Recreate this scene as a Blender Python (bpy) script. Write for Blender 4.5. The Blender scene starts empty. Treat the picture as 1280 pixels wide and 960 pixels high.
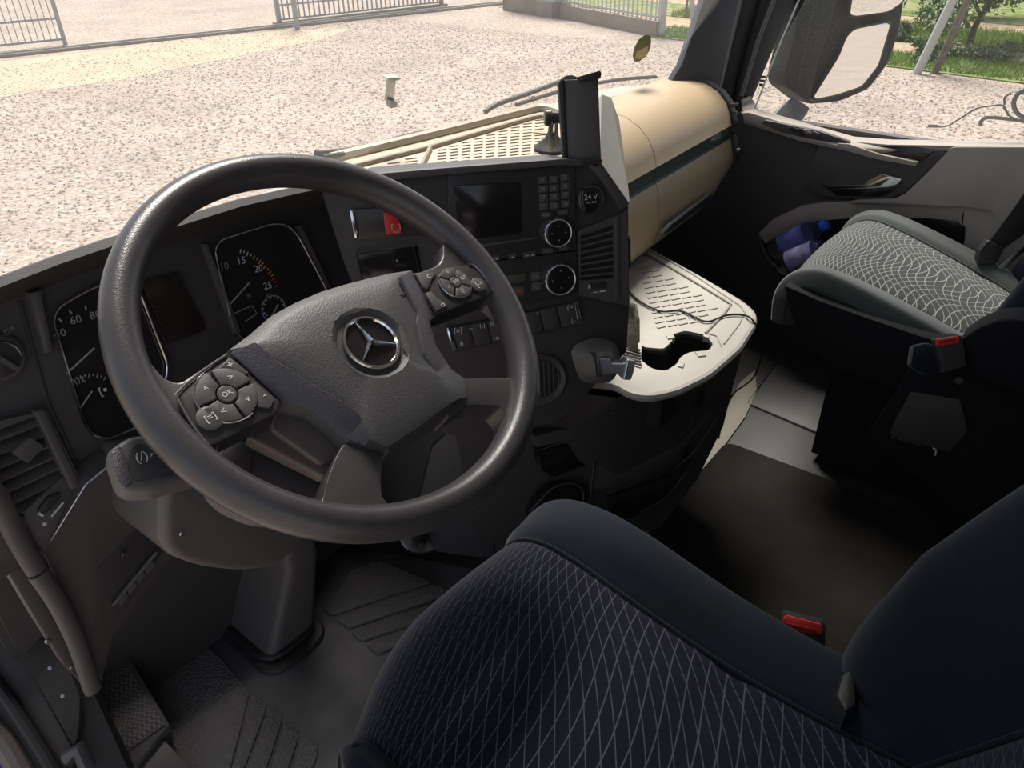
import bpy, bmesh, math, random
import numpy as np
from mathutils import Vector, Matrix
from math import sin, cos, pi, radians, hypot, atan2, tan, sqrt

R = random.Random(7)
SC = bpy.context.scene
COL = SC.collection

# ---------------------------------------------------------------- camera, sky, sun, exposure
CAM = Vector((-1.02, 0.0, 1.20)); HEAD, PITCH, ROLL, FPX = 51.5, 32.6, -1.0, 960.0
_h, _p, _r = radians(HEAD), radians(PITCH), radians(ROLL)
FWD = Vector((sin(_h)*cos(_p), cos(_h)*cos(_p), -sin(_p)))
_rt = Vector((cos(_h), -sin(_h), 0)); _up = _rt.cross(FWD)
RGT = _rt*cos(_r)+_up*sin(_r); UPV = -_rt*sin(_r)+_up*cos(_r)
cd = bpy.data.cameras.new('camera'); co = bpy.data.objects.new('camera', cd); COL.objects.link(co)
cd.sensor_width = 36; cd.lens = FPX/1280*36; cd.clip_start = 0.02; cd.clip_end = 400
co.matrix_world = Matrix((RGT, UPV, -FWD)).transposed().to_4x4(); co.location = CAM
SC.camera = co
SC.view_settings.view_transform = 'Standard'; SC.view_settings.look = 'None'
SC.view_settings.gamma = 1; SC.view_settings.use_curve_mapping = False
SC.view_settings.exposure = 2.25
W = bpy.data.worlds.new('sky'); SC.world = W; W.use_nodes = True
nt = W.node_tree; bg = nt.nodes['Background']
sky = nt.nodes.new('ShaderNodeTexSky'); sky.sky_type = 'HOSEK_WILKIE'
SUN_DIR = Vector((0.50, 0.50, 1.25)).normalized()
sky.sun_direction = SUN_DIR; sky.turbidity = 5.0; sky.ground_albedo = 0.5
hs = nt.nodes.new('ShaderNodeHueSaturation'); hs.inputs['Saturation'].default_value = .45
nt.links.new(sky.outputs[0], hs.inputs['Color']); nt.links.new(hs.outputs[0], bg.inputs[0]); bg.inputs[1].default_value = 0.72
sd = bpy.data.lights.new('sun', 'SUN'); sd.energy = 1.7; sd.angle = radians(26); sd.color = (1, .93, .85)
so = bpy.data.objects.new('sun', sd); COL.objects.link(so)
so.rotation_euler = SUN_DIR.to_track_quat('Z', 'Y').to_euler(); so.location = (3, 5, 8)

# ---------------------------------------------------------------- materials
MATS = {}
def mat(name, col, rough=.5, metal=0, bump=None, spec=.5, sheen=0, coat=0, noise=None, emit=None):
    if name in MATS: return MATS[name]
    m = bpy.data.materials.new(name); m.use_nodes = True; t = m.node_tree; b = t.nodes['Principled BSDF']
    b.inputs['Base Color'].default_value = (*col, 1); b.inputs['Roughness'].default_value = rough
    b.inputs['Metallic'].default_value = metal; b.inputs['Specular IOR Level'].default_value = spec
    b.inputs['Sheen Weight'].default_value = sheen; b.inputs['Coat Weight'].default_value = coat
    tc = t.nodes.new('ShaderNodeTexCoord')
    if noise:
        sc, amt = noise
        n = t.nodes.new('ShaderNodeTexNoise'); n.inputs['Scale'].default_value = sc; n.inputs['Detail'].default_value = 5
        t.links.new(tc.outputs['Object'], n.inputs['Vector'])
        mr = t.nodes.new('ShaderNodeMapRange'); mr.inputs[1].default_value = .3; mr.inputs[2].default_value = .7
        mr.inputs[3].default_value = 1-amt; mr.inputs[4].default_value = 1+amt
        t.links.new(n.outputs['Fac'], mr.inputs[0])
        mx = t.nodes.new('ShaderNodeVectorMath'); mx.operation = 'SCALE'; mx.inputs[0].default_value = col
        t.links.new(mr.outputs[0], mx.inputs['Scale']); t.links.new(mx.outputs[0], b.inputs['Base Color'])
    if bump:
        kind, sc, st, dist = bump
        if kind == 'v':
            n = t.nodes.new('ShaderNodeTexVoronoi'); n.inputs['Scale'].default_value = sc; out = n.outputs['Distance']
        else:
            n = t.nodes.new('ShaderNodeTexNoise'); n.inputs['Scale'].default_value = sc; n.inputs['Detail'].default_value = 4; out = n.outputs['Fac']
        t.links.new(tc.outputs['Object'], n.inputs['Vector'])
        bp = t.nodes.new('ShaderNodeBump'); bp.inputs['Strength'].default_value = st; bp.inputs['Distance'].default_value = dist
        t.links.new(out, bp.inputs['Height']); t.links.new(bp.outputs[0], b.inputs['Normal'])
    MATS[name] = m; return m

BLK = mat('black_grained_plastic', (.056, .051, .051), .55, bump=('v', 900, .25, .0006))
BLK2 = mat('charcoal_plastic', (.080, .073, .074), .5, bump=('v', 900, .2, .0006))
SMO = mat('smooth_black_plastic', (.040, .037, .038), .32)
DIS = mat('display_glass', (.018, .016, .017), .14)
RIM = mat('wheel_leather', (.058, .054, .056), .32, bump=('v', 650, .25, .0006), noise=(14, .2))
PAD = mat('airbag_pad', (.068, .066, .067), .5, bump=('v', 560, .35, .0007))
PADL = mat('pad_side_lit', (.075, .068, .078), .45, bump=('v', 560, .4, .0008))  # purplish lift over the pad: the lit look of the facets, in colour
HUBB = mat('hub_back_lit_plastic', (.15, .12, .11), .5, bump=('n', 700, .15, .0004))  # pinkish tint is warm ground bounce put into the hub cover colour
CHR = mat('chrome', (.8, .8, .82), .14, 1)
SIL = mat('satin_silver', (.42, .42, .44), .32, 1)
WHT = mat('white_print', (.62, .62, .62), .5)
GRYP = mat('grey_print', (.30, .30, .31), .5)
ORG = mat('orange_print', (.75, .33, .04), .5)
REDP = mat('red_print', (.75, .04, .03), .5)
BLUP = mat('blue_print', (.04, .13, .45), .5)
RED = mat('red_button', (.62, .035, .025), .35)
BEI = mat('beige_dash_skin', (.42, .32, .20), .45, bump=('v', 800, .2, .0005), noise=(3, .05))
BEIT = mat('beige_tray', (.43, .375, .29), .55, bump=('n', 500, .15, .0004))
BEIR = mat('beige_tray_rib', (.37, .32, .245), .6)
GRYT = mat('grey_shelf', (.37, .355, .315), .5, bump=('n', 500, .15, .0004), noise=(8, .08))
GRYR = mat('grey_shelf_rib', (.33, .315, .28), .55)
DOORB = mat('door_beige', (.40, .355, .31), .6, bump=('v', 800, .3, .0006))
STRIP = mat('dark_green_grey_strip', (.075, .085, .08), .3)
VEL = mat('navy_velour', (.0060, .0105, .0175), .85, spec=.2, sheen=.14, bump=('n', 260, .3, .0012), noise=(9, .25))
VELP = mat('green_grey_velour', (.035, .045, .044), .85, sheen=.5, bump=('n', 260, .3, .0012), noise=(9, .25))
VELS = mat('seat_side_black', (.012, .013, .015), .9, spec=.15, sheen=.05, bump=('n', 300, .3, .001))
FLR = mat('rubber_floor', (.034, .034, .032), .55, noise=(5, .25), bump=('n', 500, .2, .0006))
FLRB = mat('pale_floor_trim', (.22, .205, .17), .6)
RUG = mat('black_rug', (.0120, .0108, .009), .95, spec=.1, sheen=.05, bump=('n', 450, .8, .003), noise=(7, .3))
MATR = mat('rubber_mat', (.145, .132, .13), .5, bump=('v', 230, 1, .003), noise=(6, .2))
MATS_ = mat('rubber_mat_smooth', (.085, .077, .082), .55, noise=(9, .35), bump=('n', 60, .2, .002))
RUBR = mat('rubber_seal', (.018, .018, .018), .55)
BLUE = mat('blue_paint', (.02, .03, .22), .3, coat=.5)
WHI = mat('white_painted', (.48, .48, .46), .5)
GALV = mat('galvanised_grey', (.34, .345, .35), .5, noise=(5, .1))
CONC = mat('concrete', (.28, .24, .195), .9, noise=(2, .15), bump=('n', 12, .4, .02))
CREAM = mat('cream_wall', (.66, .62, .55), .85)
TRIMC = mat('pillar_trim', (.06, .062, .068), .6, bump=('n', 900, .1, .0003))
HDL = mat('headliner', (.42, .40, .37), .95)
WOODP = mat('weathered_wood', (.17, .14, .12), .9, noise=(6, .3), bump=('n', 30, .5, .01))
BARK = mat('bark', (.10, .075, .055), .9, noise=(6, .3), bump=('n', 20, .6, .02))

def hexcol(nm, stops, sc, rough=.95, bumpd=.02, extra=None):
    """ground-like material: voronoi cells coloured from a ramp"""
    m = bpy.data.materials.new(nm); m.use_nodes = True; t = m.node_tree; b = t.nodes['Principled BSDF']
    b.inputs['Roughness'].default_value = rough; b.inputs['Specular IOR Level'].default_value = .2
    tc = t.nodes.new('ShaderNodeTexCoord')
    v = t.nodes.new('ShaderNodeTexVoronoi'); v.inputs['Scale'].default_value = sc
    t.links.new(tc.outputs['Object'], v.inputs['Vector'])
    sep = t.nodes.new('ShaderNodeSeparateColor'); t.links.new(v.outputs['Color'], sep.inputs[0])
    rp = t.nodes.new('ShaderNodeValToRGB'); cr = rp.color_ramp
    while len(cr.elements) < len(stops): cr.elements.new(.5)
    for e, (p, c) in zip(cr.elements, stops): e.position = p; e.color = (*c, 1)
    t.links.new(sep.outputs[0], rp.inputs[0])
    n = t.nodes.new('ShaderNodeTexNoise'); n.inputs['Scale'].default_value = .7; n.inputs['Detail'].default_value = 6
    t.links.new(tc.outputs['Object'], n.inputs['Vector'])
    mr = t.nodes.new('ShaderNodeMapRange'); mr.inputs[1].default_value = .3; mr.inputs[2].default_value = .7
    mr.inputs[3].default_value = .86; mr.inputs[4].default_value = 1.1
    t.links.new(n.outputs['Fac'], mr.inputs[0])
    mx = t.nodes.new('ShaderNodeVectorMath'); mx.operation = 'SCALE'
    t.links.new(rp.outputs[0], mx.inputs[0]); t.links.new(mr.outputs[0], mx.inputs['Scale'])
    t.links.new(mx.outputs[0], b.inputs['Base Color'])
    bp = t.nodes.new('ShaderNodeBump'); bp.inputs['Strength'].default_value = .7; bp.inputs['Distance'].default_value = bumpd
    t.links.new(v.outputs['Distance'], bp.inputs['Height']); t.links.new(bp.outputs[0], b.inputs['Normal'])
    return m
GRAV = hexcol('gravel', [(0, (.235, .185, .155)), (.2, (.30, .245, .205)), (.55, (.355, .30, .255)), (.85, (.39, .335, .285)), (1, (.46, .42, .38))], 26)
GRAS = hexcol('grass_ground', [(0, (.09, .14, .03)), (.4, (.16, .21, .06)), (.7, (.21, .24, .09)), (1, (.28, .23, .14))], 6)
SOIL = hexcol('dry_soil', [(0, (.30, .21, .13)), (.5, (.37, .28, .19)), (1, (.42, .35, .26))], 9)

def _math(t, op, a, c=None):
    n = t.nodes.new('ShaderNodeMath'); n.operation = op
    for i, q in enumerate((a, c)):
        if q is None: continue
        if isinstance(q, (int, float)): n.inputs[i].default_value = q
        else: t.links.new(q, n.inputs[i])
    return n.outputs[0]
def glass(name, tint, refl, haze=0.0):  # translucent share whitens the pane, painting in a veil of glare
    m = bpy.data.materials.new(name); m.use_nodes = True; t = m.node_tree; t.nodes.clear()
    o = t.nodes.new('ShaderNodeOutputMaterial'); tr = t.nodes.new('ShaderNodeBsdfTransparent'); tr.inputs[0].default_value = (*tint, 1)
    g = t.nodes.new('ShaderNodeBsdfGlossy'); g.inputs['Roughness'].default_value = .02
    lw = t.nodes.new('ShaderNodeLayerWeight'); lw.inputs[0].default_value = .5
    f5 = _math(t, 'POWER', lw.outputs['Facing'], 4.0); ff = _math(t, 'ADD', _math(t, 'MULTIPLY', f5, refl), .008)
    mx = t.nodes.new('ShaderNodeMixShader'); t.links.new(ff, mx.inputs[0]); t.links.new(tr.outputs[0], mx.inputs[1]); t.links.new(g.outputs[0], mx.inputs[2])
    d = t.nodes.new('ShaderNodeBsdfTranslucent'); d.inputs[0].default_value = (.9, .88, .85, 1); m2 = t.nodes.new('ShaderNodeMixShader'); m2.inputs[0].default_value = haze
    t.links.new(mx.outputs[0], m2.inputs[1]); t.links.new(d.outputs[0], m2.inputs[2]); t.links.new(m2.outputs[0], o.inputs[0]); return m
GLS = glass('window_glass', (.97, .975, .975), .35, .045)
GLS2 = glass('side_window_glass', (.97, .975, .975), .35, .012)
PET = glass('clear_pet', (.62, .68, .86), .9, .12)

def fabric(name, base, line, n_lines, amp, freq, slope, width, sheen):
    """two families of fine wavy stitched lines crossing each other, on UV in metres"""
    m = bpy.data.materials.new(name); m.use_nodes = True; t = m.node_tree; b = t.nodes['Principled BSDF']
    b.inputs['Roughness'].default_value = .9; b.inputs['Specular IOR Level'].default_value = .15; b.inputs['Sheen Weight'].default_value = sheen
    N = lambda op, a=None, c=None: _math(t, op, a, c)
    tc = t.nodes.new('ShaderNodeTexCoord'); sp = t.nodes.new('ShaderNodeSeparateXYZ'); t.links.new(tc.outputs['UV'], sp.inputs[0])
    U, V = sp.outputs[0], sp.outputs[1]
    res = []
    for (sg, ph), kk in zip(((1, 0), (-1, 1.7)), slope):
        s1 = N('SINE', N('ADD', N('MULTIPLY', U, freq), N('ADD', N('MULTIPLY', V, 9.0), ph)))
        w = N('MULTIPLY', s1, amp*sg)
        s2 = N('SINE', N('ADD', N('MULTIPLY', V, 23.0), ph*2)); w2 = N('MULTIPLY', s2, amp*.6)
        c = N('ADD', N('ADD', V, N('MULTIPLY', U, kk)), N('ADD', w, w2))
        fr = N('FRACT', N('ADD', N('MULTIPLY', c, n_lines), 50.0))
        d = N('ABSOLUTE', N('SUBTRACT', fr, .5))
        res.append(N('LESS_THAN', d, width))
    mk = N('MAXIMUM', res[0], res[1])
    nz = t.nodes.new('ShaderNodeTexNoise'); nz.inputs['Scale'].default_value = 900; t.links.new(tc.outputs['UV'], nz.inputs['Vector'])
    mk2 = N('MULTIPLY', mk, N('ADD', nz.outputs['Fac'], .35))
    mx = t.nodes.new('ShaderNodeMix'); mx.data_type = 'RGBA'; mx.inputs['A'].default_value = (*base, 1); mx.inputs['B'].default_value = (*line, 1)
    t.links.new(mk2, mx.inputs['Factor']); t.links.new(mx.outputs['Result'], b.inputs['Base Color'])
    bp = t.nodes.new('ShaderNodeBump'); bp.inputs['Strength'].default_value = .3; bp.inputs['Distance'].default_value = .0015
    t.links.new(mk, bp.inputs['Height']); t.links.new(bp.outputs[0], b.inputs['Normal'])
    return m
FABD = fabric('driver_seat_weave', (.0060, .0075, .0155), (.085, .09, .12), 74, .0055, 19, (-.12, -.62), .040, .14)
FABP = fabric('passenger_seat_weave', (.026, .033, .032), (.36, .39, .34), 74, .0085, 34, (.30, -.30), .045, .30)

def grid_mat(name, c1, c2, sc):
    m = bpy.data.materials.new(name); m.use_nodes = True; t = m.node_tree; b = t.nodes['Principled BSDF']; b.inputs['Roughness'].default_value = .5
    tc = t.nodes.new('ShaderNodeTexCoord'); ch = t.nodes.new('ShaderNodeTexChecker'); ch.inputs['Scale'].default_value = sc
    ch.inputs[1].default_value = (*c1, 1); ch.inputs[2].default_value = (*c2, 1)
    t.links.new(tc.outputs['Object'], ch.inputs[0]); t.links.new(ch.outputs[0], b.inputs[0])
    bp = t.nodes.new('ShaderNodeBump'); bp.inputs['Strength'].default_value = .8; bp.inputs['Distance'].default_value = .002
    t.links.new(ch.outputs[1], bp.inputs['Height']); t.links.new(bp.outputs[0], b.inputs['Normal']); return m
GRD = grid_mat('grid_rubber', (.05, .045, .045), (.15, .138, .132), 240)

# ---------------------------------------------------------------- sight lines and planes
def ray(x, y): return (FWD*FPX+RGT*(x-640)+UPV*(480-y)).normalized()
class PL:
    """a real plane in the cab; px() finds where a line of sight meets it"""
    def __init__(s, o, n, u=None):
        s.o = Vector(o); s.n = Vector(n).normalized()
        u = Vector(u) if u else Vector((0, 0, 1)).cross(s.n)
        s.u = (u-s.n*u.dot(s.n)).normalized(); s.v = s.n.cross(s.u)
    def px(s, x, y, d=0):
        r = ray(x, y); q = s.o+s.n*d; return CAM+r*((q-CAM).dot(s.n)/r.dot(s.n))
    def at(s, a, b, d=0): return s.o+s.u*a+s.v*b+s.n*d
    def uv(s, p): p = p-s.o; return p.dot(s.u), p.dot(s.v)
def AX(axis, val):
    o = [0, 0, 0]; o[axis] = val; n = [0, 0, 0]; n[axis] = -1 if axis < 2 else 1
    return PL(o, n, (1, 0, 0) if axis != 0 else (0, -1, 0))

# ---------------------------------------------------------------- object helpers
ORIG = {}
def label(o, lab=None, cat=None, group=None, kind=None):
    if lab: o['label'] = lab
    if cat: o['category'] = cat
    if group: o['group'] = group
    if kind: o['kind'] = kind
    return o
def thing(name, lab, cat, loc, group=None):
    o = bpy.data.objects.new(name, None); COL.objects.link(o); o.location = loc; o.empty_display_size = .05
    ORIG[o.name] = Vector(loc); return label(o, lab, cat, group)
def link(name, me, m, parent=None, loc=None, smooth=35, kind=None):
    if parent is not None: L = ORIG[parent.name]
    elif loc is not None: L = Vector(loc)
    else:
        cs = [v.co for v in me.vertices]
        L = Vector(((min(c.x for c in cs)+max(c.x for c in cs))/2, (min(c.y for c in cs)+max(c.y for c in cs))/2, min(c.z for c in cs))) if cs else Vector()
    me.transform(Matrix.Translation(-L))
    if m is not None and not me.materials: me.materials.append(m)
    if smooth:
        me.polygons.foreach_set('use_smooth', [True]*len(me.polygons))
        me.set_sharp_from_angle(angle=radians(smooth))
    o = bpy.data.objects.new(name, me); COL.objects.link(o)
    if parent is not None: o.parent = parent
    else: o.location = L
    ORIG[o.name] = L
    if kind: o['kind'] = kind
    return o
def fin(name, bm, m, parent=None, **k):
    bmesh.ops.recalc_face_normals(bm, faces=bm.faces)
    me = bpy.data.meshes.new(name); bm.to_mesh(me); bm.free()
    return link(name, me, m, parent, **k)
def poly(bm, pts, n, th, bev=0, seg=2):
    """prism: outline pts (3D, coplanar), extruded th against n; top edges bevelled"""
    n = Vector(n)
    top = [bm.verts.new(p) for p in pts]
    f = bm.faces.new(top); f.normal_update()
    if f.normal.dot(n) < 0: f.normal_flip()
    r = bmesh.ops.extrude_face_region(bm, geom=[f])
    vs = [e for e in r['geom'] if isinstance(e, bmesh.types.BMVert)]
    newf = [e for e in r['geom'] if isinstance(e, bmesh.types.BMFace)]
    bmesh.ops.translate(bm, verts=top, vec=-n*th)
    if bev > 0:
        es = list({e for ff in newf for e in ff.edges})
        bmesh.ops.bevel(bm, geom=es, offset=bev, segments=seg, affect='EDGES', profile=.5, clamp_overlap=True)
    return bm
def rounded(pts, r, k=4):
    """round the corners of a 3D polygon"""
    out = []; N = len(pts)
    for i in range(N):
        a, b, c = pts[i-1], pts[i], pts[(i+1) % N]
        ri = r[i] if isinstance(r, (list, tuple)) else r
        la, lc = (a-b).length, (c-b).length
        t = min(ri, la*.45, lc*.45)
        if t < 1e-5: out.append(b); continue
        p, q = b+(a-b).normalized()*t, b+(c-b).normalized()*t
        for j in range(k+1):
            s = j/k; out.append(p*(1-s)**2+b*2*s*(1-s)+q*s*s)
    return out
def slab(name, m, parent, pl, pix, d=0, th=.01, bev=.0015, rad=0, seg=2, **k):
    pts = [pl.px(x, y, d) for x, y in pix]
    if rad: pts = rounded(pts, rad)
    bm = bmesh.new(); poly(bm, pts, pl.n, th, bev, seg)
    return fin(name, bm, m, parent, **k)
def slabs(name, m, parent, pl, many, d=0, th=.001, **k):
    bm = bmesh.new()
    for pix in many: poly(bm, [pl.px(x, y, d) for x, y in pix], pl.n, th)
    return fin(name, bm, m, parent, **k)
def rect(c, w, h, pl, d=0, rot=0):
    u = pl.u*cos(rot)+pl.v*sin(rot); v = pl.n.cross(u)
    return [c+u*sx*w/2+v*sy*h/2 for sx, sy in ((-1, -1), (1, -1), (1, 1), (-1, 1))]
def box(bm, lo, hi, bev=0):
    r = bmesh.ops.create_cube(bm, size=1); vs = r['verts']
    for v in vs: v.co = Vector((lo[i]+(v.co[i]+.5)*(hi[i]-lo[i]) for i in range(3)))
    if bev: bmesh.ops.bevel(bm, geom=list({e for v in vs for e in v.link_edges}), offset=bev, segments=2, affect='EDGES')
def obox(bm, c, ax, sz, bev=0):
    """oriented box: centre, 3 axes, sizes"""
    r = bmesh.ops.create_cube(bm, size=1); vs = r['verts']
    for v in vs:
        l = v.co.copy(); v.co = Vector(c)+ax[0]*l.x*sz[0]+ax[1]*l.y*sz[1]+ax[2]*l.z*sz[2]
    if bev: bmesh.ops.bevel(bm, geom=list({e for v in vs for e in v.link_edges}), offset=bev, segments=2, affect='EDGES')
def smoothline(pts, k=6, closed=False):
    pts = [Vector(p) for p in pts]; N = len(pts); out = []
    rng = range(N if closed else N-1)
    for i in rng:
        p0 = pts[i-1] if (closed or i > 0) else pts[0]; p1 = pts[i]; p2 = pts[(i+1) % N]
        p3 = pts[(i+2) % N] if (closed or i+2 < N) else pts[-1]
        for j in range(k):
            t = j/k
            out.append(.5*((2*p1)+(-p0+p2)*t+(2*p0-5*p1+4*p2-p3)*t*t+(-p0+3*p1-3*p2+p3)*t**3))
    if not closed: out.append(pts[-1])
    return out
def tube(bm, pts, r, seg=8, closed=False, flat=None):
    pts = [Vector(p) for p in pts]; N = len(pts); rings = []
    up = None
    for i, p in enumerate(pts):
        a = pts[i-1] if (closed or i > 0) else p; b = pts[(i+1) % N] if (closed or i < N-1) else p
        t = (b-a).normalized()
        if up is None: up = t.orthogonal().normalized() if flat is None else Vector(flat)
        up = (up-t*up.dot(t)).normalized(); s = t.cross(up)
        rr = r[i] if isinstance(r, list) else r
        ra, rb = rr if isinstance(rr, tuple) else (rr, rr)
        rings.append([bm.verts.new(p+up*cos(2*pi*j/seg)*ra+s*sin(2*pi*j/seg)*rb) for j in range(seg)])
    for i in range(N if closed else N-1):
        A, B = rings[i], rings[(i+1) % N]
        for j in range(seg): bm.faces.new((A[j], A[(j+1) % seg], B[(j+1) % seg], B[j]))
    if not closed: bm.faces.new(rings[0]); bm.faces.new(rings[-1][::-1])
def lathe(bm, c, ax, prof, seg=32, u=None):
    """profile [(r, h)] revolved about axis ax from c"""
    ax = Vector(ax).normalized(); u = Vector(u) if u else ax.orthogonal().normalized(); w = ax.cross(u); c = Vector(c)
    rings = []
    for r, h in prof:
        rings.append([bm.verts.new(c+ax*h+(u*cos(2*pi*j/seg)+w*sin(2*pi*j/seg))*max(r, 1e-5)) for j in range(seg)])
    for A, B in zip(rings, rings[1:]):
        for j in range(seg): bm.faces.new((A[j], A[(j+1) % seg], B[(j+1) % seg], B[j]))
    bm.faces.new(rings[0][::-1]); bm.faces.new(rings[-1])
def surf(bm, P, nu, nv, uvf=None):
    """grid surface from function P(s,t)"""
    V = [[bm.verts.new(P(i/nu, j/nv)) for j in range(nv+1)] for i in range(nu+1)]
    lay = bm.loops.layers.uv.new('UVMap') if uvf else None
    for i in range(nu):
        for j in range(nv):
            f = bm.faces.new((V[i][j], V[i+1][j], V[i+1][j+1], V[i][j+1]))
            if uvf:
                for l, (a, b) in zip(f.loops, ((i, j), (i+1, j), (i+1, j+1), (i, j+1))): l[lay].uv = uvf(a/nu, b/nv)
    return V
def loft(bm, rings, cap=True):
    vr = [[bm.verts.new(p) for p in r] for r in rings]
    n = len(vr[0])
    for A, B in zip(vr, vr[1:]):
        for j in range(n): bm.faces.new((A[j], A[(j+1) % n], B[(j+1) % n], B[j]))
    if cap: bm.faces.new(vr[0][::-1]); bm.faces.new(vr[-1])
def text_bm(bm, s, c, h, pl, d=.0004, rot=0, th=.0003):
    """flat lettering centred on c"""
    cu = bpy.data.curves.new('t', 'FONT'); cu.body = s; cu.size = h*1.35; cu.align_x = 'CENTER'; cu.align_y = 'CENTER'; cu.resolution_u = 2
    o = bpy.data.objects.new('t', cu); COL.objects.link(o)
    dg = bpy.context.evaluated_depsgraph_get(); me = bpy.data.meshes.new_from_object(o.evaluated_get(dg))
    u = pl.u*cos(rot)+pl.v*sin(rot); v = pl.n.cross(u)
    M = Matrix((u, v, pl.n)).transposed().to_4x4(); M.translation = Vector(c)+pl.n*d
    me.transform(M); bm.from_mesh(me)
    bpy.data.objects.remove(o); bpy.data.curves.remove(cu); bpy.data.meshes.remove(me)
def text(name, s, c, h, pl, m, parent, d=.0004, rot=0):
    bm = bmesh.new(); text_bm(bm, s, c, h, pl, d, rot); me = bpy.data.meshes.new(name); bm.to_mesh(me); bm.free()
    return link(name, me, m, parent, smooth=0)
def disc(name, m, parent, pl, c, r, d=0, th=.004, bev=.001, sq=1, **k):
    c = Vector(c); bm = bmesh.new()
    pts = [c+pl.n*d+pl.u*r*cos(a)+pl.v*r*sq*sin(a) for a in [2*pi*i/28 for i in range(28)]]
    poly(bm, pts, pl.n, th, bev); return fin(name, bm, m, parent, **k)
def ring(bm, pl, c, r, w, d=0, a0=0, a1=2*pi, n=40, sq=1):
    c = Vector(c)
    full = abs(a1-a0-2*pi) < 1e-4
    pts = [c+pl.n*d+pl.u*r*cos(a0+(a1-a0)*i/n)+pl.v*r*sq*sin(a0+(a1-a0)*i/n) for i in range(n if full else n+1)]
    tube(bm, pts, w, 6, closed=full)
def struct(name, bm, m, **k): return fin(name, bm, m, kind='structure', **k)

# ================================================================ OUTSIDE
GZ = -1.5
G = AX(2, GZ)
bm = bmesh.new(); box(bm, (-60, -160, GZ-.3), (140, 90, GZ)); o = struct('ground', bm, GRAV)
# grass and soil bands beyond the yard (the boundary runs along the yard's right side)
def band(name, x0, x1, m, h, ye=15, **k):
    bm = bmesh.new(); pts = [Vector((x0-2.0, -14, GZ+h)), Vector((x1-2.0, -14, GZ+h)), Vector((x1-2+3.9*(ye+14)/29, ye, GZ+h)), Vector((x0-2+3.9*(ye+14)/29, ye, GZ+h))]
    poly(bm, pts, (0, 0, 1), .02+h); return struct(name, bm, m, smooth=0)
band('grass_verge', 14.1, 15.6, GRAS, .02, ye=8.9); band('dirt_path', 15.6, 17.0, SOIL, .015)
band('meadow', 17.0, 19.2, GRAS, .03); band('dirt_track', 19.2, 20.6, SOIL, .02); band('far_meadow', 20.6, 45, GRAS, .03)
bm = bmesh.new(); poly(bm, [AX(2, GZ+.004).px(*p) for p in ((-80, 85), (0, 77), (350, 38), (440, 36), (400, 50), (260, 78), (150, 100), (60, 112), (-80, 135))], (0, 0, 1), .004); struct('sand_patch', bm, mat('yellow_sand', (.39, .325, .235), .95, noise=(1.5, .12), bump=('n', 14, .5, .02)), smooth=0)
# loose stones on the yard
def merged(name, V, F, m, lab, cat):
    me = bpy.data.meshes.new(name); me.from_pydata(V, [], F); me.update()
    o = link(name, me, m, smooth=0); return label(o, lab, cat, kind='stuff')
octv = np.array([(1, 0, 0), (-1, 0, 0), (0, 1, 0), (0, -1, 0), (0, 0, 1), (0, 0, -.5)], float)
octf = np.array([(0, 2, 4), (2, 1, 4), (1, 3, 4), (3, 0, 4), (2, 0, 5), (1, 2, 5), (3, 1, 5), (0, 3, 5)])
rs = np.random.RandomState(3); n = 26000
px_ = rs.uniform(.8, 14.2, n); py_ = rs.uniform(-1, 17.5, n); sz = rs.uniform(.008, .028, n)
ang = rs.uniform(0, 6.28, n); V = octv[None]*sz[:, None, None]*rs.uniform(.6, 1.3, (n, 1, 3)); V[:, :, 2] *= .6
c, s = np.cos(ang)[:, None], np.sin(ang)[:, None]
X = V[:, :, 0]*c-V[:, :, 1]*s+px_[:, None]; Y = V[:, :, 0]*s+V[:, :, 1]*c+py_[:, None]
V = np.stack([X, Y, V[:, :, 2]+GZ+.004], -1).reshape(-1, 3); F = (octf[None]+np.arange(n)[:, None, None]*6).reshape(-1, 3)
STONE = mat('pebble', (.34, .285, .24), .9, noise=(3, .35))
merged('loose_gravel', V.tolist(), F.tolist(), STONE, 'loose pale pebbles spread over the gravel yard', 'gravel')
# grass blades
def blades(name, n, xr, yr, hh, col, lab):
    x = rs.uniform(*xr, n); y = rs.uniform(*yr, n); x = x+y*.13-.1; a = rs.uniform(0, 3.14, n); h = rs.uniform(.4, 1, n)*hh
    dx, dy = np.cos(a)*.012, np.sin(a)*.012; lx, ly = rs.normal(0, .05, n), rs.normal(0, .05, n)
    z = np.full(n, GZ+.01)
    V = np.stack([np.stack([x-dx, y-dy, z], -1), np.stack([x+dx, y+dy, z], -1), np.stack([x+lx, y+ly, z+h], -1)], 1).reshape(-1, 3)
    merged(name, V.tolist(), np.arange(3*n).reshape(-1, 3).tolist(), mat('blade_'+lab[:6], col, .7, noise=(4, .3)), lab, 'grass')
blades('grass_tufts', 16000, (14.2, 15.5), (-2, 9), .12, (.20, .30, .06), 'short green grass growing along the edge of the yard')
blades('tall_grass', 22000, (17, 19.0), (-2, 10), .22, (.24, .33, .08), 'rough green grass beyond the dirt path')

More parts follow.
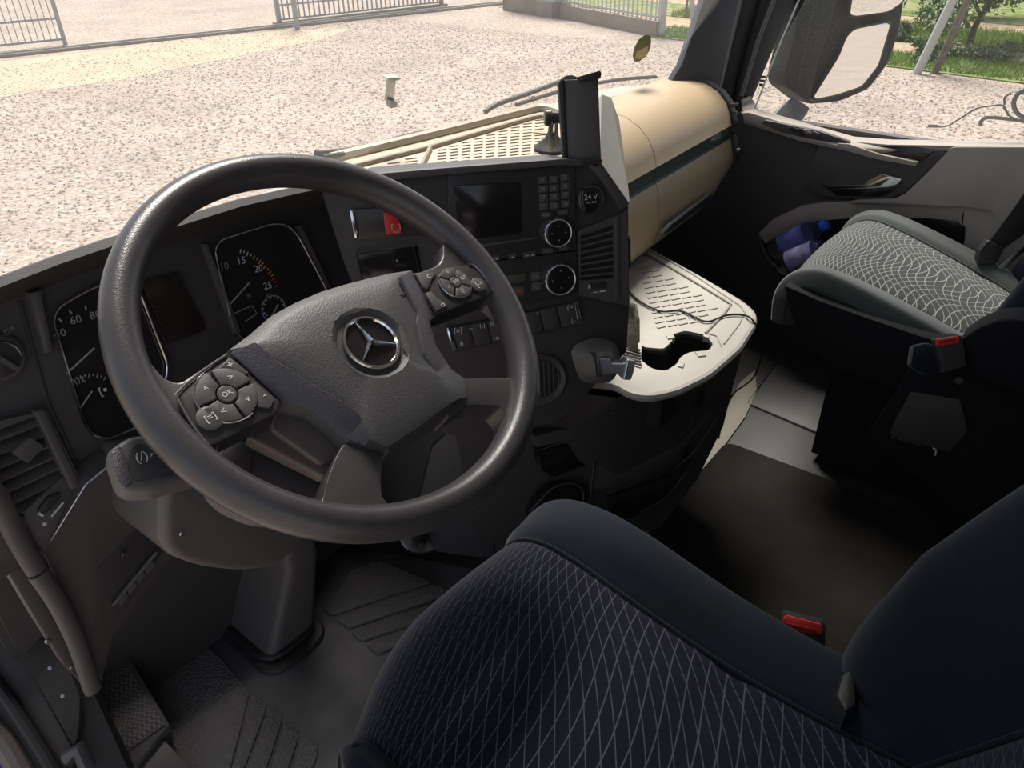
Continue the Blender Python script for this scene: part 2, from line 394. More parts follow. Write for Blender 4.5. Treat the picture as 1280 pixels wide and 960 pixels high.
def post(name, lab, cat, base, top, r, m, group=None, sq=False):
    bm = bmesh.new()
    if sq:
        d = (Vector(top)-Vector(base)).normalized(); u = Vector((.96, -.25, 0)); w = d.cross(u).normalized(); u = w.cross(d)
        obox(bm, (Vector(base)+Vector(top))/2, (u, w, d), (r*2, r*2, (Vector(top)-Vector(base)).length), .004)
    else: tube(bm, [base, top], r, 10)
    return label(fin(name, bm, m), lab, cat, group)
pb = G.px(1145, 92); post('utility_pole', 'leaning white concrete pole at the edge of the grass behind the wing mirror', 'pole', pb-Vector((0, 0, .05)), pb+Vector((.25, -.55, 2.6)), .075, WHI)
pb = G.px(1167, 92); post('wooden_post', 'grey weathered wooden post beside the white concrete pole', 'post', pb-Vector((0, 0, .05)), pb+Vector((0.1, -.22, 1.25)), .06, WOODP)
pb = G.px(992, 52); post('stake', 'thin weathered stake in the grass just left of the wing mirror', 'post', pb-Vector((0, 0, .05)), pb+Vector((0, 0, 1.3)), .05, WOODP)
pb = G.px(869, 43); post('brace_post', 'pale post leaning against the fence corner left of the windscreen pillar', 'post', pb-Vector((0, 0, .05)), pb+Vector((-.25, .35, 2.0)), .06, WHI)
pb = G.px(857, 22); post('thin_stake', 'thin dark stake behind the pale brace post', 'post', pb-Vector((0, 0, .05)), pb+Vector((0, 0, 1.2)), .03, WOODP)

# trees
LEAF = [mat('leaf_dark', (.09, .15, .05), .6, noise=(3, .4)), mat('leaf_light', (.17, .23, .10), .6, noise=(3, .4))]
def crown(cc, rad, n, seed, leaf):
    q = np.random.RandomState(seed); nb = 14
    bl = q.normal(0, .45, (nb, 3))*rad; k = q.randint(0, nb, n)
    c = bl[k]+q.normal(0, .17, (n, 3))*rad+np.array(cc)
    a = q.normal(0, 1, (n, 3)); a /= np.linalg.norm(a, axis=1)[:, None]; b = np.cross(a, q.normal(0, 1, (n, 3))); b /= np.linalg.norm(b, axis=1)[:, None]
    L = q.uniform(.5, 1, (n, 1))*leaf
    return np.stack([c-a*L, c-b*L*.35, c+a*L, c+b*L*.35], 1).reshape(-1, 3), np.arange(4*n).reshape(-1, 4)
def tree(lab, base, h, rad, n, seed, lm, group=None, tr=.07):
    base = Vector(base); t = thing('orchard_tree', lab, 'tree', base, group)
    bm = bmesh.new(); top = base+Vector((.1, -.12, h)); mid = base+Vector((.05, .02, h*.5))
    tube(bm, smoothline([base-Vector((0, 0, .05)), mid, top], 4), [tr*(1-.05*i) for i in range(9)], 8)
    for i in range(5):
        a = i*1.3+seed; tube(bm, [base+Vector((.06, -.04, h*(.7+.05*i))), top+Vector((cos(a)*rad*.7, sin(a)*rad*.7, rad*.5))], [tr*.45, tr*.15], 6)
    fin('trunk', bm, BARK, t)
    V, F = crown((top.x, top.y, top.z+rad*.45), (rad, rad, rad*.62), n, seed, .075)
    me = bpy.data.meshes.new('foliage'); me.from_pydata(V.tolist(), [], F.tolist()); link('foliage', me, LEAF[lm], t, smooth=0, kind='stuff')
tree('young green tree on a bare grey trunk at the upper right beyond the grass', G.px(1210, 66), .85, 1.25, 7000, 1, 0)
tree('bushy tree directly above the weathered wooden post', G.px(1178, 34)+Vector((2.2, 0, 0)), 1.0, 1.2, 6000, 2, 1)
tree('dark tree at the far right edge behind the first trunk', Vector((24.5, .2, GZ)), 1.0, 1.5, 7000, 3, 0)
tree('distant tree seen between the windscreen pillar and the wing mirror', Vector((23.5, 9.5, GZ)), 1.0, 1.6, 5000, 4, 0)
tree('distant bushy tree seen over the fence at the windscreen top corner', Vector((25.5, 15.5, GZ)), .9, 1.8, 5000, 5, 1)
def shrub(lab, c, rad, n, seed, lm):
    V, F = crown((c[0], c[1], c[2]+rad[2]*.6), rad, n, seed, .06)
    me = bpy.data.meshes.new('low_shrub'); me.from_pydata(V.tolist(), [], F.tolist()); label(link('low_shrub', me, LEAF[lm], smooth=0), lab, 'shrub')
shrub('low green shrub hugging the foot of the weathered wooden post', G.px(1155, 84)+Vector((.5, .1, 0)), (.35, .4, .25), 1500, 11, 0)
shrub('spreading green shrub between the wooden post and the bare trunk', G.px(1215, 84)+Vector((.7, 0, 0)), (.45, .95, .22), 2600, 12, 1)
shrub('dark green shrub beside the wing mirror edge', G.px(1128, 52), (.3, .35, .2), 900, 13, 0)
shrub('broad low shrub in the far row at the right edge', Vector((21, .9, GZ)), (.8, 1.6, .35), 3500, 14, 0)

# gate, rail and fences
Kd = (G.px(350, 35)-G.px(0, 72)); Kd.z = 0; Kd.normalize(); Kn = Vector((-Kd.y, Kd.x, 0)); Kp = G.px(0, 72)
bm = bmesh.new(); obox(bm, Kp+Kd*4+Vector((0, 0, .02)), (Kd, Kn, Vector((0, 0, 1))), (24, .22, .08), .008)
tr_ = struct('trim_1', bm, CONC)
bm = bmesh.new(); obox(bm, Kp+Kd*4+Vector((0, 0, .075)), (Kd, Kn, Vector((0, 0, 1))), (24, .05, .04), .004)
label(fin('gate_rail', bm, GALV), 'long steel gate rail set along the concrete strip', 'rail')
def fence(name, lab, cat, a, b, z0, h, nb, rails, m, br=.011, pr=.035, plinth=None):
    a, b = Vector(a), Vector(b); d = (b-a).normalized(); L = (b-a).length; nn = Vector((-d.y, d.x, 0)); up = Vector((0, 0, 1))
    t = thing(name, lab, cat, (a+b)/2)
    for p in (a, b):
        bm = bmesh.new(); obox(bm, p+up*(z0+h)/2, (d, nn, up), (pr*2, pr*2, h+z0), .004); fin('post', bm, m, t)
    for z in rails:
        bm = bmesh.new(); obox(bm, (a+b)/2+up*(z0+z), (d, nn, up), (L-pr*2, .05, .045), .003); fin('rail', bm, m, t)
    base = None
    for i in range(nb):
        p = a+d*(L*(i+1)/(nb+1))
        if base is None:
            bm = bmesh.new(); obox(bm, p+up*(z0+h/2), (d, nn, up), (br*2, br*2, h)); base = fin('bar', bm, m, t); p0 = p
        else:
            o = base.copy(); COL.objects.link(o); o.parent = t; o.location = p-p0
    return t
gl = G.px(82, 56); fence('sliding_gate', 'grey sliding gate with thin bars, left of the gate opening', 'gate', gl-Kd*3.4, gl, .12, 1.9, 26, (0, .42, 1.8), GALV, .009, .04)
ga = G.px(352, 33)+Kn*.1; gb = G.px(552, 9)
fence('steel_fence', 'grey steel fence of upright bars behind the two gate posts', 'fence', ga, gb, .14, 1.7, 34, (.0, .32, 1.6), GALV, .016, .05)
pp = G.px(372, 37); post('gate_post', 'tall grey gate post in front of the steel fence end', 'post', pp, pp+Vector((0, 0, 2.2)), .05, GALV, sq=True)
fd = (gb-ga).normalized()
bm = bmesh.new(); obox(bm, (ga+gb)/2+Vector((0, 0, .03)), (fd, Vector((-fd.y, fd.x, 0)), Vector((0, 0, 1))), ((gb-ga).length+.3, .2, .12), .01); label(fin('plinth', bm, CONC), 'low concrete plinth under the grey steel fence', 'plinth')
# white gate pillar and the right-hand fence on its plinth
A, B = G.px(704, 22), G.px(824, 46); fd = (B-A).normalized(); fn = Vector((-fd.y, fd.x, 0)); up = Vector((0, 0, 1))
bm = bmesh.new(); obox(bm, (A+B)/2+up*.12, (fd, fn, up), ((B-A).length, .22, .34), .01); label(fin('fence_plinth', bm, CONC), 'long grey concrete plinth carrying the white fence', 'plinth')
fence('white_fence', 'white fence of thin upright bars on the long concrete plinth', 'fence', A, B, .30, 1.5, 22, (.08, 1.4), WHI, .014, .04)
c = G.px(640, 12); c2 = G.px(700, 22)
bm = bmesh.new(); obox(bm, (c+c2)/2+up*.14, ((c2-c).normalized(), fn, up), ((c2-c).length, .5, .38), .02); t = thing('wall_pillar', 'cream rendered wall pillar standing on a concrete foot at the fence corner', 'pillar', (c+c2)/2)
fin('foot', bm, CONC, t); bm = bmesh.new(); obox(bm, (c+c2)/2+up*1.0+Vector((.1, .05, 0)), ((c2-c).normalized(), fn, up), ((c2-c).length*.95, .4, 1.4), .02); fin('shaft', bm, CREAM, t)
pp = G.px(826, 46); post('corner_post', 'pale corner post where the white fence ends', 'post', pp, pp+Vector((0, 0, 1.9)), .06, WHI, sq=True)

# ================================================================ CAB SHELL
FX0, FX1 = -.93, 1.14
bm = bmesh.new(); box(bm, (-.86, -1.4, -.06), (FX1, 1.14, 0)); struct('floor', bm, FLR)
bm = bmesh.new(); box(bm, (-1.0, -1.45, 1.95), (1.2, .95, 2.0)); struct('ceiling', bm, HDL)
bm = bmesh.new(); box(bm, (-1.0, -1.45, -.06), (1.2, -1.4, 1.95)); struct('wall_rear', bm, HDL)
bm = bmesh.new(); box(bm, (-1.0, -1.4, -.06), (-.95, -.18, 1.95)); struct('wall_left', bm, HDL)
bm = bmesh.new(); box(bm, (FX1, -1.4, -.06), (1.19, -.25, 1.95)); struct('wall_right', bm, HDL)
bm = bmesh.new(); box(bm, (-.93, 1.14, -.06), (1.14, 1.19, .69)); struct('wall_front', bm, BLK)
def wsy(x, z): return 1.13-.07*(x-.08)**2-.40*(z-.74)
bm = bmesh.new(); surf(bm, lambda s, t: Vector((-.93+2.05*s, wsy(-.93+2.05*s, .72+t*.98), .72+t*.98)), 16, 4); struct('window_1', bm, GLS)
bm = bmesh.new(); box(bm, (1.152, .35, -.06), (1.18, 1.14, .66)); struct('trim_10', bm, BLK2)
# header above the windscreen and sun blind box
bm = bmesh.new(); surf(bm, lambda s, t: Vector((-.98+2.16*s, wsy(-.98+2.16*s, 1.70)-t*.02, 1.68+t*.3)), 12, 2); struct('trim_2', bm, TRIMC)
# right windscreen pillar: outer body + inner trim, left pillar
def pillar(name, pts, w, m):
    bm = bmesh.new(); rings = []
    for (c, u, v) in pts: rings.append([Vector(c)+u*a+v*b for a, b in ((-1, -1), (-.2, -1.25), (1, -1), (1.1, 0), (1, 1), (-.2, 1.2), (-1, 1), (-1.1, 0))])
    loft(bm, rings); return struct(name, bm, m)
Pw = PL((1.07, 1.0, .85), (-.55, -.80, .22))
def pil(name, pix, d, th, m, bev=.006, **k): return slab(name, m, None, Pw, pix, d=d, th=th, bev=bev, kind='structure', **k)
pil('trim_3', [(832, 112), (852, 80), (893, -40), (935, -40), (912, 60), (897, 130)], 0, .03, TRIMC, .01)
pil('trim_4', [(897, 132), (915, 55), (938, -40), (965, -40), (940, 60), (922, 135)], -.03, .03, RUBR, .006)
pil('trim_5', [(918, 135), (938, 55), (964, -40), (1016, -40), (975, 45), (932, 148), (922, 150)], -.012, .035, RUBR, .010)
bm = bmesh.new(); tube(bm, [Pw.px(927, 120, .004), Pw.px(948, 50, .004), Pw.px(983, -40, .004)], .006, 8); struct('trim_6', bm, BLK2)
bm = bmesh.new(); tube(bm, [Vector((-.95, 1.05, .7)), Vector((-.95, .78, 1.75))], .05, 8); struct('trim_7', bm, TRIMC)
bm = bmesh.new(); box(bm, (1.13, -.25, 1.55), (1.18, .65, 1.95), .01); struct('trim_8', bm, TRIMC)
# passenger side window
SW = AX(0, 1.15); bm = bmesh.new()
poly(bm, [SW.px(*p) for p in ((924, 150), (1060, 186), (1296, 190))]+[Vector((1.15, -.25, .70)), Vector((1.15, -.25, 1.6)), Vector((1.15, .45, 1.6)), SW.px(1018, -20)], (-1, 0, 0), .005); struct('window_2', bm, GLS2)
# the inner dark line of the quarter glass edge
bm = bmesh.new(); tube(bm, [SW.px(1003, -10, .004), SW.px(972, 62, .004), SW.px(941, 142, .004)], .0022, 6); struct('trim_9', bm, mat('glass_edge', (.5, .53, .5), .2))

# ================================================================ DASHBOARD
CL = PL((-.515, .9, .752), (0, -cos(radians(12)), sin(radians(12))))
_t = AX(2, .86).px(705, 200); _nh = Vector((cos(radians(130)), -sin(radians(130)), 0))
CP = PL(_t, _nh*cos(radians(12))+Vector((0, 0, sin(radians(12)))))
KP = PL(CL.px(107, 603, .02), (0, -cos(radians(8)), -sin(radians(8))))

dash = thing('dashboard', 'black truck dashboard body running from the driver door to the centre tower', 'dashboard', (-.4, .95, .4))
# hood over the instruments
lip = [(-150, 430), (-60, 378), (0, 352), (70, 325), (135, 303), (219, 278), (300, 253), (376, 236), (430, 226), (470, 218)]
bm = bmesh.new(); rings = []
for x, y in lip:
    L = CL.px(x, y, .055); e = Vector((0, 1, 0))
    rings.append([L+Vector(q) for q in ((0, -.004, -.004), (0, .004, .003), (0, .012, .001), (0, .18, -.12), (0, .18, -.16), (0, .06, -.05), (0, .03, -.02), (0, .004, -.012))])
loft(bm, rings); fin('hood', bm, BLK, dash)
# instrument panel body behind everything
slab('panel_body', BLK, dash, CL, [(-160, 440), (0, 362), (135, 312), (376, 245), (470, 228), (560, 330), (540, 470), (330, 585), (107, 604), (60, 690), (-120, 800)], d=-.012, th=.03, bev=.003)
slab('panel_divider', SMO, dash, CL, [(22, 378), (28, 376), (62, 500), (110, 603), (104, 604), (58, 502)], d=-.010, th=.006, bev=.0005)
# cowl shelf under the windscreen
bm = bmesh.new(); pts = []
N = 16
surf(bm, lambda s, t: Vector((-.93+2.0*s, .92+(wsy(-.93+2.0*s, .73)-.92)*t, .70+.03*t)), 16, 2); fin('windscreen_shelf', bm, BLK2, dash)
# knee panel under the instruments, its rounded end towards the door
slab('knee_panel', BLK, dash, KP, [(107, 603), (150, 572), (240, 560), (330, 600), (330, 640), (226, 692), (205, 706), (140, 800), (126, 858), (112, 857), (60, 735), (52, 690)], d=.0, th=.035, bev=.006, rad=.006)
slab('knee_recess', SMO, dash, KP, [(120, 715), (192, 640), (206, 640), (204, 690), (150, 770), (128, 748)], d=.002, th=.003, bev=.001, rad=.006)
slab('latch_tab', HUBB, dash, KP, [(196, 643), (203, 640), (204, 668), (193, 672)], d=.006, th=.005, bev=.001, rad=.003)
bm = bmesh.new(); tube(bm, [KP.px(141, 757, .006), KP.px(160, 733, .006), KP.px(196, 690, .006)], .003, 6); fin('recess_lip', bm, BLK2, dash)
slabs('fuse_slot', BLK2, dash, KP, [[(a, b), (a+9, b-10), (a+13, b-2), (a+4, b+9)] for a, b in ((147, 748), (158, 735), (169, 722), (180, 709))], d=.008, th=.004)
bm = bmesh.new(); tube(bm, smoothline([KP.px(153, 698, .004), KP.px(154, 693, .008), KP.px(159, 693, .006)], 3), .0012, 6); fin('wire_clip', bm, SIL, dash)
bm = bmesh.new(); tube(bm, [KP.px(107, 606, .002), KP.px(140, 579, .002)], .0018, 6); tube(bm, [KP.px(107, 606, .002), KP.px(55, 690, .002), KP.px(78, 742, .002)], .0012, 6); fin('panel_seam', bm, SIL, dash)
# rounded edge strip of the door end of the dash
for nm, rng_ in (('edge_trim', [(-30, 600), (-4, 622), (22, 672), (46, 712)]), ('edge_trim', [(47, 715), (72, 752), (96, 802), (112, 850), (117, 862)])):
    bm = bmesh.new(); tube(bm, smoothline([KP.px(x, y, .012) for x, y in rng_], 5), (.008, .012), 12, flat=(0, -1, 0)); fin(nm, bm, BLK2, dash)
slab('end_cover', BLK, dash, KP, [(-60, 560), (0, 630), (40, 706), (70, 760), (100, 830), (104, 857), (80, 832), (40, 768), (0, 700), (-60, 640)], d=-.012, th=.02, bev=.003)
for x, y in ((40, 708), (61, 803), (91, 835)):
    disc('screw', SIL, dash, KP, KP.px(x, y, -.010), .0035, d=0, th=.004, bev=.0008)
# footwell side wall and firewall pieces behind the pedals
bm = bmesh.new(); box(bm, (-.90, 1.05, 0), (-.28, 1.135, .45), .01); fin('footwell_wall', bm, BLK, dash)

# ---------------------------------------------------------------- centre tower
tow = thing('centre_tower', 'black centre tower of the dash turned towards the driver', 'dash tower', (.05, .85, .4))
TW = [(470, 216), (704, 199), (752, 204), (786, 254), (787, 384), (784, 440), (706, 522), (640, 545), (560, 545), (500, 500), (430, 330), (400, 236)]
slab('tower_body', BLK, tow, CP, TW, d=-.006, th=.11, bev=.004, rad=.004)
slab('top_lip', BLK2, tow, CP, [(455, 218), (560, 209), (704, 198), (752, 203), (758, 213), (740, 206), (704, 207), (560, 219), (462, 228)], d=.012, th=.020, bev=.003)
slab('corner_cheek', BLK2, tow, CP, [(734, 205), (752, 203), (786, 252), (783, 259), (777, 262), (750, 222)], d=.010, th=.03, bev=.003)
bm = bmesh.new()
a = [CP.px(*p, -.03) for p in ((752, 201), (787, 250), (787, 300), (793, 330))]; b = [v+Vector((.10, .16, -.01)) for v in a]
a2 = CP.px(752, 112, -.17); 
loft(bm, [[CP.px(750, 206, -.02), CP.px(787, 254, -.02), CP.px(786, 240, -.09), CP.px(774, 150, -.15), CP.px(764, 122, -.17), CP.px(752, 118, -.17)],
          [q+Vector((-.02, .03, -.05)) for q in (CP.px(750, 206, -.02), CP.px(787, 254, -.02), CP.px(786, 240, -.09), CP.px(774, 150, -.15), CP.px(764, 122, -.17), CP.px(752, 118, -.17))]])
fin('side_cheek', bm, GRYT, tow)
# side clip on the right edge of the tower
slab('side_hook', SMO, tow, CP, [(786, 292), (789, 300), (789, 335), (785, 338), (780, 330), (781, 296)], d=-.01, th=.02, bev=.002)
slab('side_hook_cap', SIL, tow, CP, [(783, 293), (787, 292), (787, 299), (783, 299)], d=-.006, th=.01, bev=.001)

rad = thing('radio', 'wide black radio with dark screen, number keys and a chrome-ringed dial', 'radio', CP.px(640, 320))
slab('face', SMO, rad, CP, [(560, 216), (718, 206), (721, 312), (640, 322), (560, 334)], d=.002, th=.012, bev=.001, rad=.003)
slab('screen', DIS, rad, CP, [(566, 232), (651, 227), (652, 292), (575, 300)], d=.0035, th=.003, bev=.0006, rad=.003)
slab('disc_slot', BLK2, rad, CP, [(590, 307), (671, 296), (671, 299), (590, 310.5)], d=.004, th=.003, bev=.0005)
c0 = CP.px(695.5, 290)
def dial(parent, c, r, icons):
    bm = bmesh.new(); lathe(bm, c, CP.n, [(r*.98, .0), (r*1.02, .004), (r*1.02, .010), (r*.97, .0125), (r*.92, .0125)], 40); d_ = fin('dial', bm, CHR, parent)
    bm = bmesh.new(); ring(bm, CP, c, r*.965, .0011, .0128, n=40); fin('dial_ring', bm, mat('bright_silver', (.75, .76, .80), .28, .8), d_)
    bm = bmesh.new(); lathe(bm, c, CP.n, [(r*.92, .006), (r*.91, .0135), (r*.8, .0142)], 32); fin('dial_face', bm, DIS, d_)
    bm = bmesh.new()
    for k in range(18):
        a = k*pi/9; p = c+(CP.u*cos(a)+CP.v*sin(a))*r*1.03+CP.n*.006
        obox(bm, p, (CP.u*cos(a)+CP.v*sin(a), CP.u*-sin(a)+CP.v*cos(a), CP.n), (.0015, .003, .008))
    fin('grip_ridges', bm, SIL, d_)
    for a, b in icons: text('dial_mark', '•' if (a, b) != (0, 0) else '+', c+CP.u*a*r+CP.v*b*r, .006, CP, WHT, d_, d=.0146)
dial(rad, c0, .0215, ((.5, 0), (-.5, 0), (0, .5), (0, -.5)))
keys = ['1', '2', '3', '4', '5', '6', '7', '8', '9', '*', '0', '#']
for i, kx in enumerate(((679, 225), (692.5, 224), (706.5, 221.5))):
    for j in range(4):
        x, y = kx[0]+j*.4, kx[1]+j*11
        k = slab('key', BLK2, rad, CP, [(x-5.5, y-4.2), (x+5.5, y-5), (x+5.5, y+4.4), (x-5.5, y+5.2)], d=.0042, th=.003, bev=.0006)
        text('key_number', keys[j*3+i], CP.px(x, y, .0042), .0065, CP, GRYP, k)
for x, y, s in ((683, 268.5, '('), (704, 265.5, ')'), (685, 313.5, '♪'), (705.5, 310, '▪')):
    k = slab('key', BLK2, rad, CP, [(x-6, y-3), (x+6, y-3.8), (x+6, y+3), (x-6, y+3.8)], d=.0042, th=.003, bev=.0006); 
    text('key_mark', {'(': 'o-o', ')': '~', '♪': '*', '▪': '-o'}[s], CP.px(x, y, .0042), .005, CP, GRYP, k)
for x, y in ((621, 322.5), (641, 320.5), (659.5, 318.5), (666, 317.7)):
    k = slab('key', BLK2, rad, CP, [(x-5, y-3), (x+4, y-4), (x+4, y+3), (x-5, y+4)], d=.0035, th=.003, bev=.0005); text('key_mark', '-', CP.px(x, y, .0035), .012, CP, WHT, k)

cli = thing('climate_control', 'black climate control strip with small display and the lower chrome-ringed dial', 'climate control', CP.px(650, 380))
slab('face', SMO, cli, CP, [(600, 329), (721, 314), (722, 368), (702, 371), (655, 381), (600, 392)], d=.001, th=.012, bev=.001, rad=.002)
slab('display', mat('lcd_grey', (.085, .09, .07), .25), cli, CP, [(632, 345), (657, 342), (658, 352), (634, 355)], d=.0035, th=.003, bev=.0004)
dial(cli, CP.px(698.5, 348), .0245, ((.5, .1), (-.55, 0), (0, .6), (0, -.5)))
for x, y, s in ((670, 345.5, 'o'), (671, 358.5, 'o'), (650, 364, '▲'), (640, 350, '')):
    if not s: continue
    k = slab('button', BLK2, cli, CP, [(x-6, y-5), (x+6, y-6), (x+6, y+5), (x-6, y+6)], d=.0035, th=.003, bev=.0006, rad=.002)
    text('button_mark', 'A' if s == '▲' else s, CP.px(x, y, .0035), .007, CP, REDP if s == '▲' else GRYP, k)

# hazard switch row and empty pocket left of the radio
hz = thing('hazard_switch_row', 'dark switch row with the red battery cut-off button, behind the wheel rim', 'switch row', CP.px(500, 290))
slab('face', SMO, hz, CP, [(438, 263), (545, 254), (552, 292), (447, 300)], d=.002, th=.012, bev=.001)
slab('end_bar', CHR, hz, CP, [(436.5, 263), (442, 262.5), (448, 297), (443.5, 298)], d=.006, th=.006, bev=.0012)
k = slab('red_button', RED, hz, CP, [(479, 266), (492, 264), (501, 280), (502.5, 292.5), (482.5, 294)], d=.010, th=.008, bev=.0012, rad=.002)
bm = bmesh.new(); c = CP.px(495, 284, .0102)
tube(bm, [c+CP.u*a*.006+CP.v*b*.004 for a, b in ((-.6, 1), (-1, 1), (-1, -1), (-.4, -1))], .0006, 5); tube(bm, [c+CP.u*a*.006+CP.v*b*.004 for a, b in ((.4, 1), (1, 1), (1, -1), (.4, -1), (.4, -.5))], .0006, 5)
fin('button_symbol', bm, WHT, k); text('button_word', 'MAN', CP.px(495.5, 290, .010), .003, CP, WHT, k)
pk = thing('storage_pocket', 'small dark storage pocket below the red button', 'pocket', CP.px(490, 330))
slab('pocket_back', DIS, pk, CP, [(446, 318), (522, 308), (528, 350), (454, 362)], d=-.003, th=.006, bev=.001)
bm = bmesh.new(); tube(bm, [CP.px(*p, .002) for p in ((445, 316), (516, 307), (527, 350), (455, 363))], .0018, 6, closed=True); fin('pocket_rim', bm, BLK2, pk)
disc('indicator', WHT, pk, CP, CP.px(496.5, 326, .0045), .0012, th=.002, bev=.0003)

# power socket cap
so_ = thing('power_socket', 'round black 24 V power socket with a flip cap', 'power socket', CP.px(739, 249))
bm = bmesh.new(); c = CP.px(739, 249, 0); lathe(bm, c, CP.n, [(.0215, 0), (.0215, .003), (.019, .005), (.0175, .005), (.017, .001)], 36); fin('socket_ring', bm, BLK2, so_)
slab('cap', DIS, so_, CP, [(729, 236), (745, 234), (750, 244), (749, 258), (744, 266), (732, 267), (728, 256), (727, 244)], d=.009, th=.009, bev=.002, rad=.006)
text('cap_voltage', '24 V', CP.px(738.5, 246.5, .009), .0085, CP, WHT, so_); text('cap_watt', 'max 20A', CP.px(739, 252.8, .009), .0035, CP, WHT, so_)

# vents -----------------------------------------------------------
def vent(lab, pl, frame, inner, n, name='air_vent', m=BLK2, tilt=.35, wheel=None, knob=None, loc=None, slatm=None):
    t = thing(name, lab, 'air vent', loc or pl.px(*frame[0]))
    P_ = [pl.px(x, y, .004) for x, y in frame]; Q = [pl.px(x, y, .004) for x, y in inner]
    bm = bmesh.new(); k = len(P_)
    # frame ring: outer, inner, depth
    fo, fi = [bm.verts.new(p) for p in P_], [bm.verts.new(q) for q in Q]
    fb = [bm.verts.new(q-pl.n*.03) for q in Q]; ob = [bm.verts.new(p-pl.n*.02) for p in P_]
    for i in range(k):
        j = (i+1) % k
        bm.faces.new((fo[i], fo[j], fi[j], fi[i])); bm.faces.new((fi[i], fi[j], fb[j], fb[i])); bm.faces.new((fo[i], ob[i], ob[j], fo[j]))
    fin('frame', bm, m, t)
    bm = bmesh.new(); poly(bm, [q-pl.n*.029 for q in Q], pl.n, .004); fin('duct', bm, SMO, t)
    # slats across between the inner outline's left and right sides (first 4 points: TL TR BR BL)
    TL_, TR_, BR_, BL_ = Q[:4]
    for i in range(n):
        f = (i+.5)/n; a = TL_.lerp(BL_, f); b = TR_.lerp(BR_, f); d = (b-a).normalized(); w = pl.n.cross(d)
        ax2 = (pl.n*cos(tilt)+w*sin(tilt)).normalized(); ax3 = d.cross(ax2)
        bm = bmesh.new(); obox(bm, (a+b)/2-pl.n*.010, (d, ax2, ax3), ((b-a).length, .018, .0022), .0006); fin('slat', bm, slatm or m, t)
    return t
v1 = vent('black louvred air vent on the centre tower beneath the 24 V socket', CP, [(722, 289), (784, 264), (787, 383), (724, 369)], [(726, 292), (768, 278), (768, 348), (726, 352)], 8, loc=CP.px(750, 370))
slab('vent_lower_panel', BLK2, v1, CP, [(723, 351), (770, 347), (770, 377), (724, 368)], d=.003, th=.006, bev=.001)
slab('vent_side_bar', BLK2, v1, CP, [(768, 272), (774, 270), (775, 374), (769, 375)], d=.008, th=.008, bev=.002)
slab('thumb_wheel', SMO, v1, CP, [(736, 355), (758, 352.5), (759, 360), (736, 362)], d=.006, th=.006, bev=.001)
slab('wheel_index', WHT, v1, CP, [(736, 356), (738, 355.5), (738, 361), (736, 361)], d=.0065, th=.002, bev=0)
bm = bmesh.new()
poly(bm, [CP.px(x, y, .0045) for x, y in ((739, 366), (746, 364.3), (746, 366.3))], CP.n, .001); text_bm(bm, 'I', CP.px(748, 365.3, .004), .006, CP); poly(bm, [CP.px(x, y, .0045) for x, y in ((750, 363.2), (757, 362), (757, 364.3), (750, 365.3))], CP.n, .001); fin('vent_scale', bm, WHT, v1, smooth=0)

# lower switch strip
sw = thing('switch_strip', 'black strip of rocker switches between two chrome bars under the climate control', 'switch strip', CP.px(640, 420))
slab('strip_face', SMO, sw, CP, [(556, 411), (720, 377), (727, 405), (568, 441)], d=-.001, th=.012, bev=.001)
slab('end_bar', CHR, sw, CP, [(558, 410), (563, 409), (571, 438), (566, 440)], d=.005, th=.008, bev=.0012)
slab('end_bar', CHR, sw, CP, [(717.5, 377), (722, 376.5), (728, 403), (723, 406)], d=.005, th=.008, bev=.0012)
for i in range(7):
    f0, f1 = i/7, (i+1)/7
    def L_(f, g): return (565+152*f+7*g, 410.5-32*f+28*g-.5)
    k = slab('rocker_switch', BLK, sw, CP, [L_(f0+.006, .03), L_(f1-.006, .03), L_(f1-.006, .97), L_(f0+.006, .97)], d=.0025, th=.004, bev=.0008)
for x, y, s in ((572.5, 413, '[o]'), (588.5, 410.5, '~'), (603, 408, 'I-I'), (617, 405, 'II^'), (577, 430, '8'), (622, 422, '-o-'), (672, 393.5, '*'), (712.5, 384, '(='), (716.5, 400.5, '(-')):
    text('switch_symbol', s, CP.px(x, y, .0026), .0085, CP, WHT, sw)

# round speaker-like socket beside the gear lever
rs_ = thing('round_cover', 'round black ribbed cover beside the gear lever', 'round cover', CP.px(676, 475))
c = CP.px(674, 474, -.008); bm = bmesh.new(); lathe(bm, c, CP.n, [(.046, 0), (.046, .006), (.043, .009), (.040, .006), (.034, .002)], 40); fin('cover_ring', bm, BLK, rs_)
for i in range(9):
    a = -.032+.008*i; h = sqrt(max(.034**2-a*a, 0)); bm = bmesh.new(); obox(bm, c+CP.u*a+CP.n*.004, (CP.u, CP.v, CP.n), (.0022, h*2, .004), .0005); fin('cover_rib', bm, BLK2, rs_)

# gear selector on the tower: ribbed gaiter and chrome handle
gs = thing('gear_selector', 'gear selector with ribbed black gaiter and chrome handle beside the grey shelf', 'gear selector', CP.px(745, 475, 0))
gp = PL(CP.px(755, 452, .03), (CP.n+CP.u*.35+Vector((0, 0, -.1))).normalized())
rg = []
base = [CP.px(x, y, -.008) for x, y in ((711, 434), (742, 421), (770, 428), (775, 452), (766, 476), (726, 478))]
tip = [CP.px(x, y, .065) for x, y in ((744, 447), (756, 441), (766, 444), (768, 458), (762, 470), (747, 471))]
bm = bmesh.new(); K = 5
for i in range(K*2+1):
    f = i/(K*2); sc_ = 1.10 if i % 2 else .84
    r_ = [a.lerp(b, f) for a, b in zip(base, tip)]; c = sum(r_, Vector())/6
    rg.append(rounded([c+(p-c)*sc_ for p in r_], .02, 3))
loft(bm, rg); fin('gaiter', bm, mat('gaiter_rubber', (.12, .11, .11), .45), gs, smooth=20)
h0 = CP.px(757, 458, .06); h1 = CP.px(775, 462, .075); hx = (h1-h0).normalized()
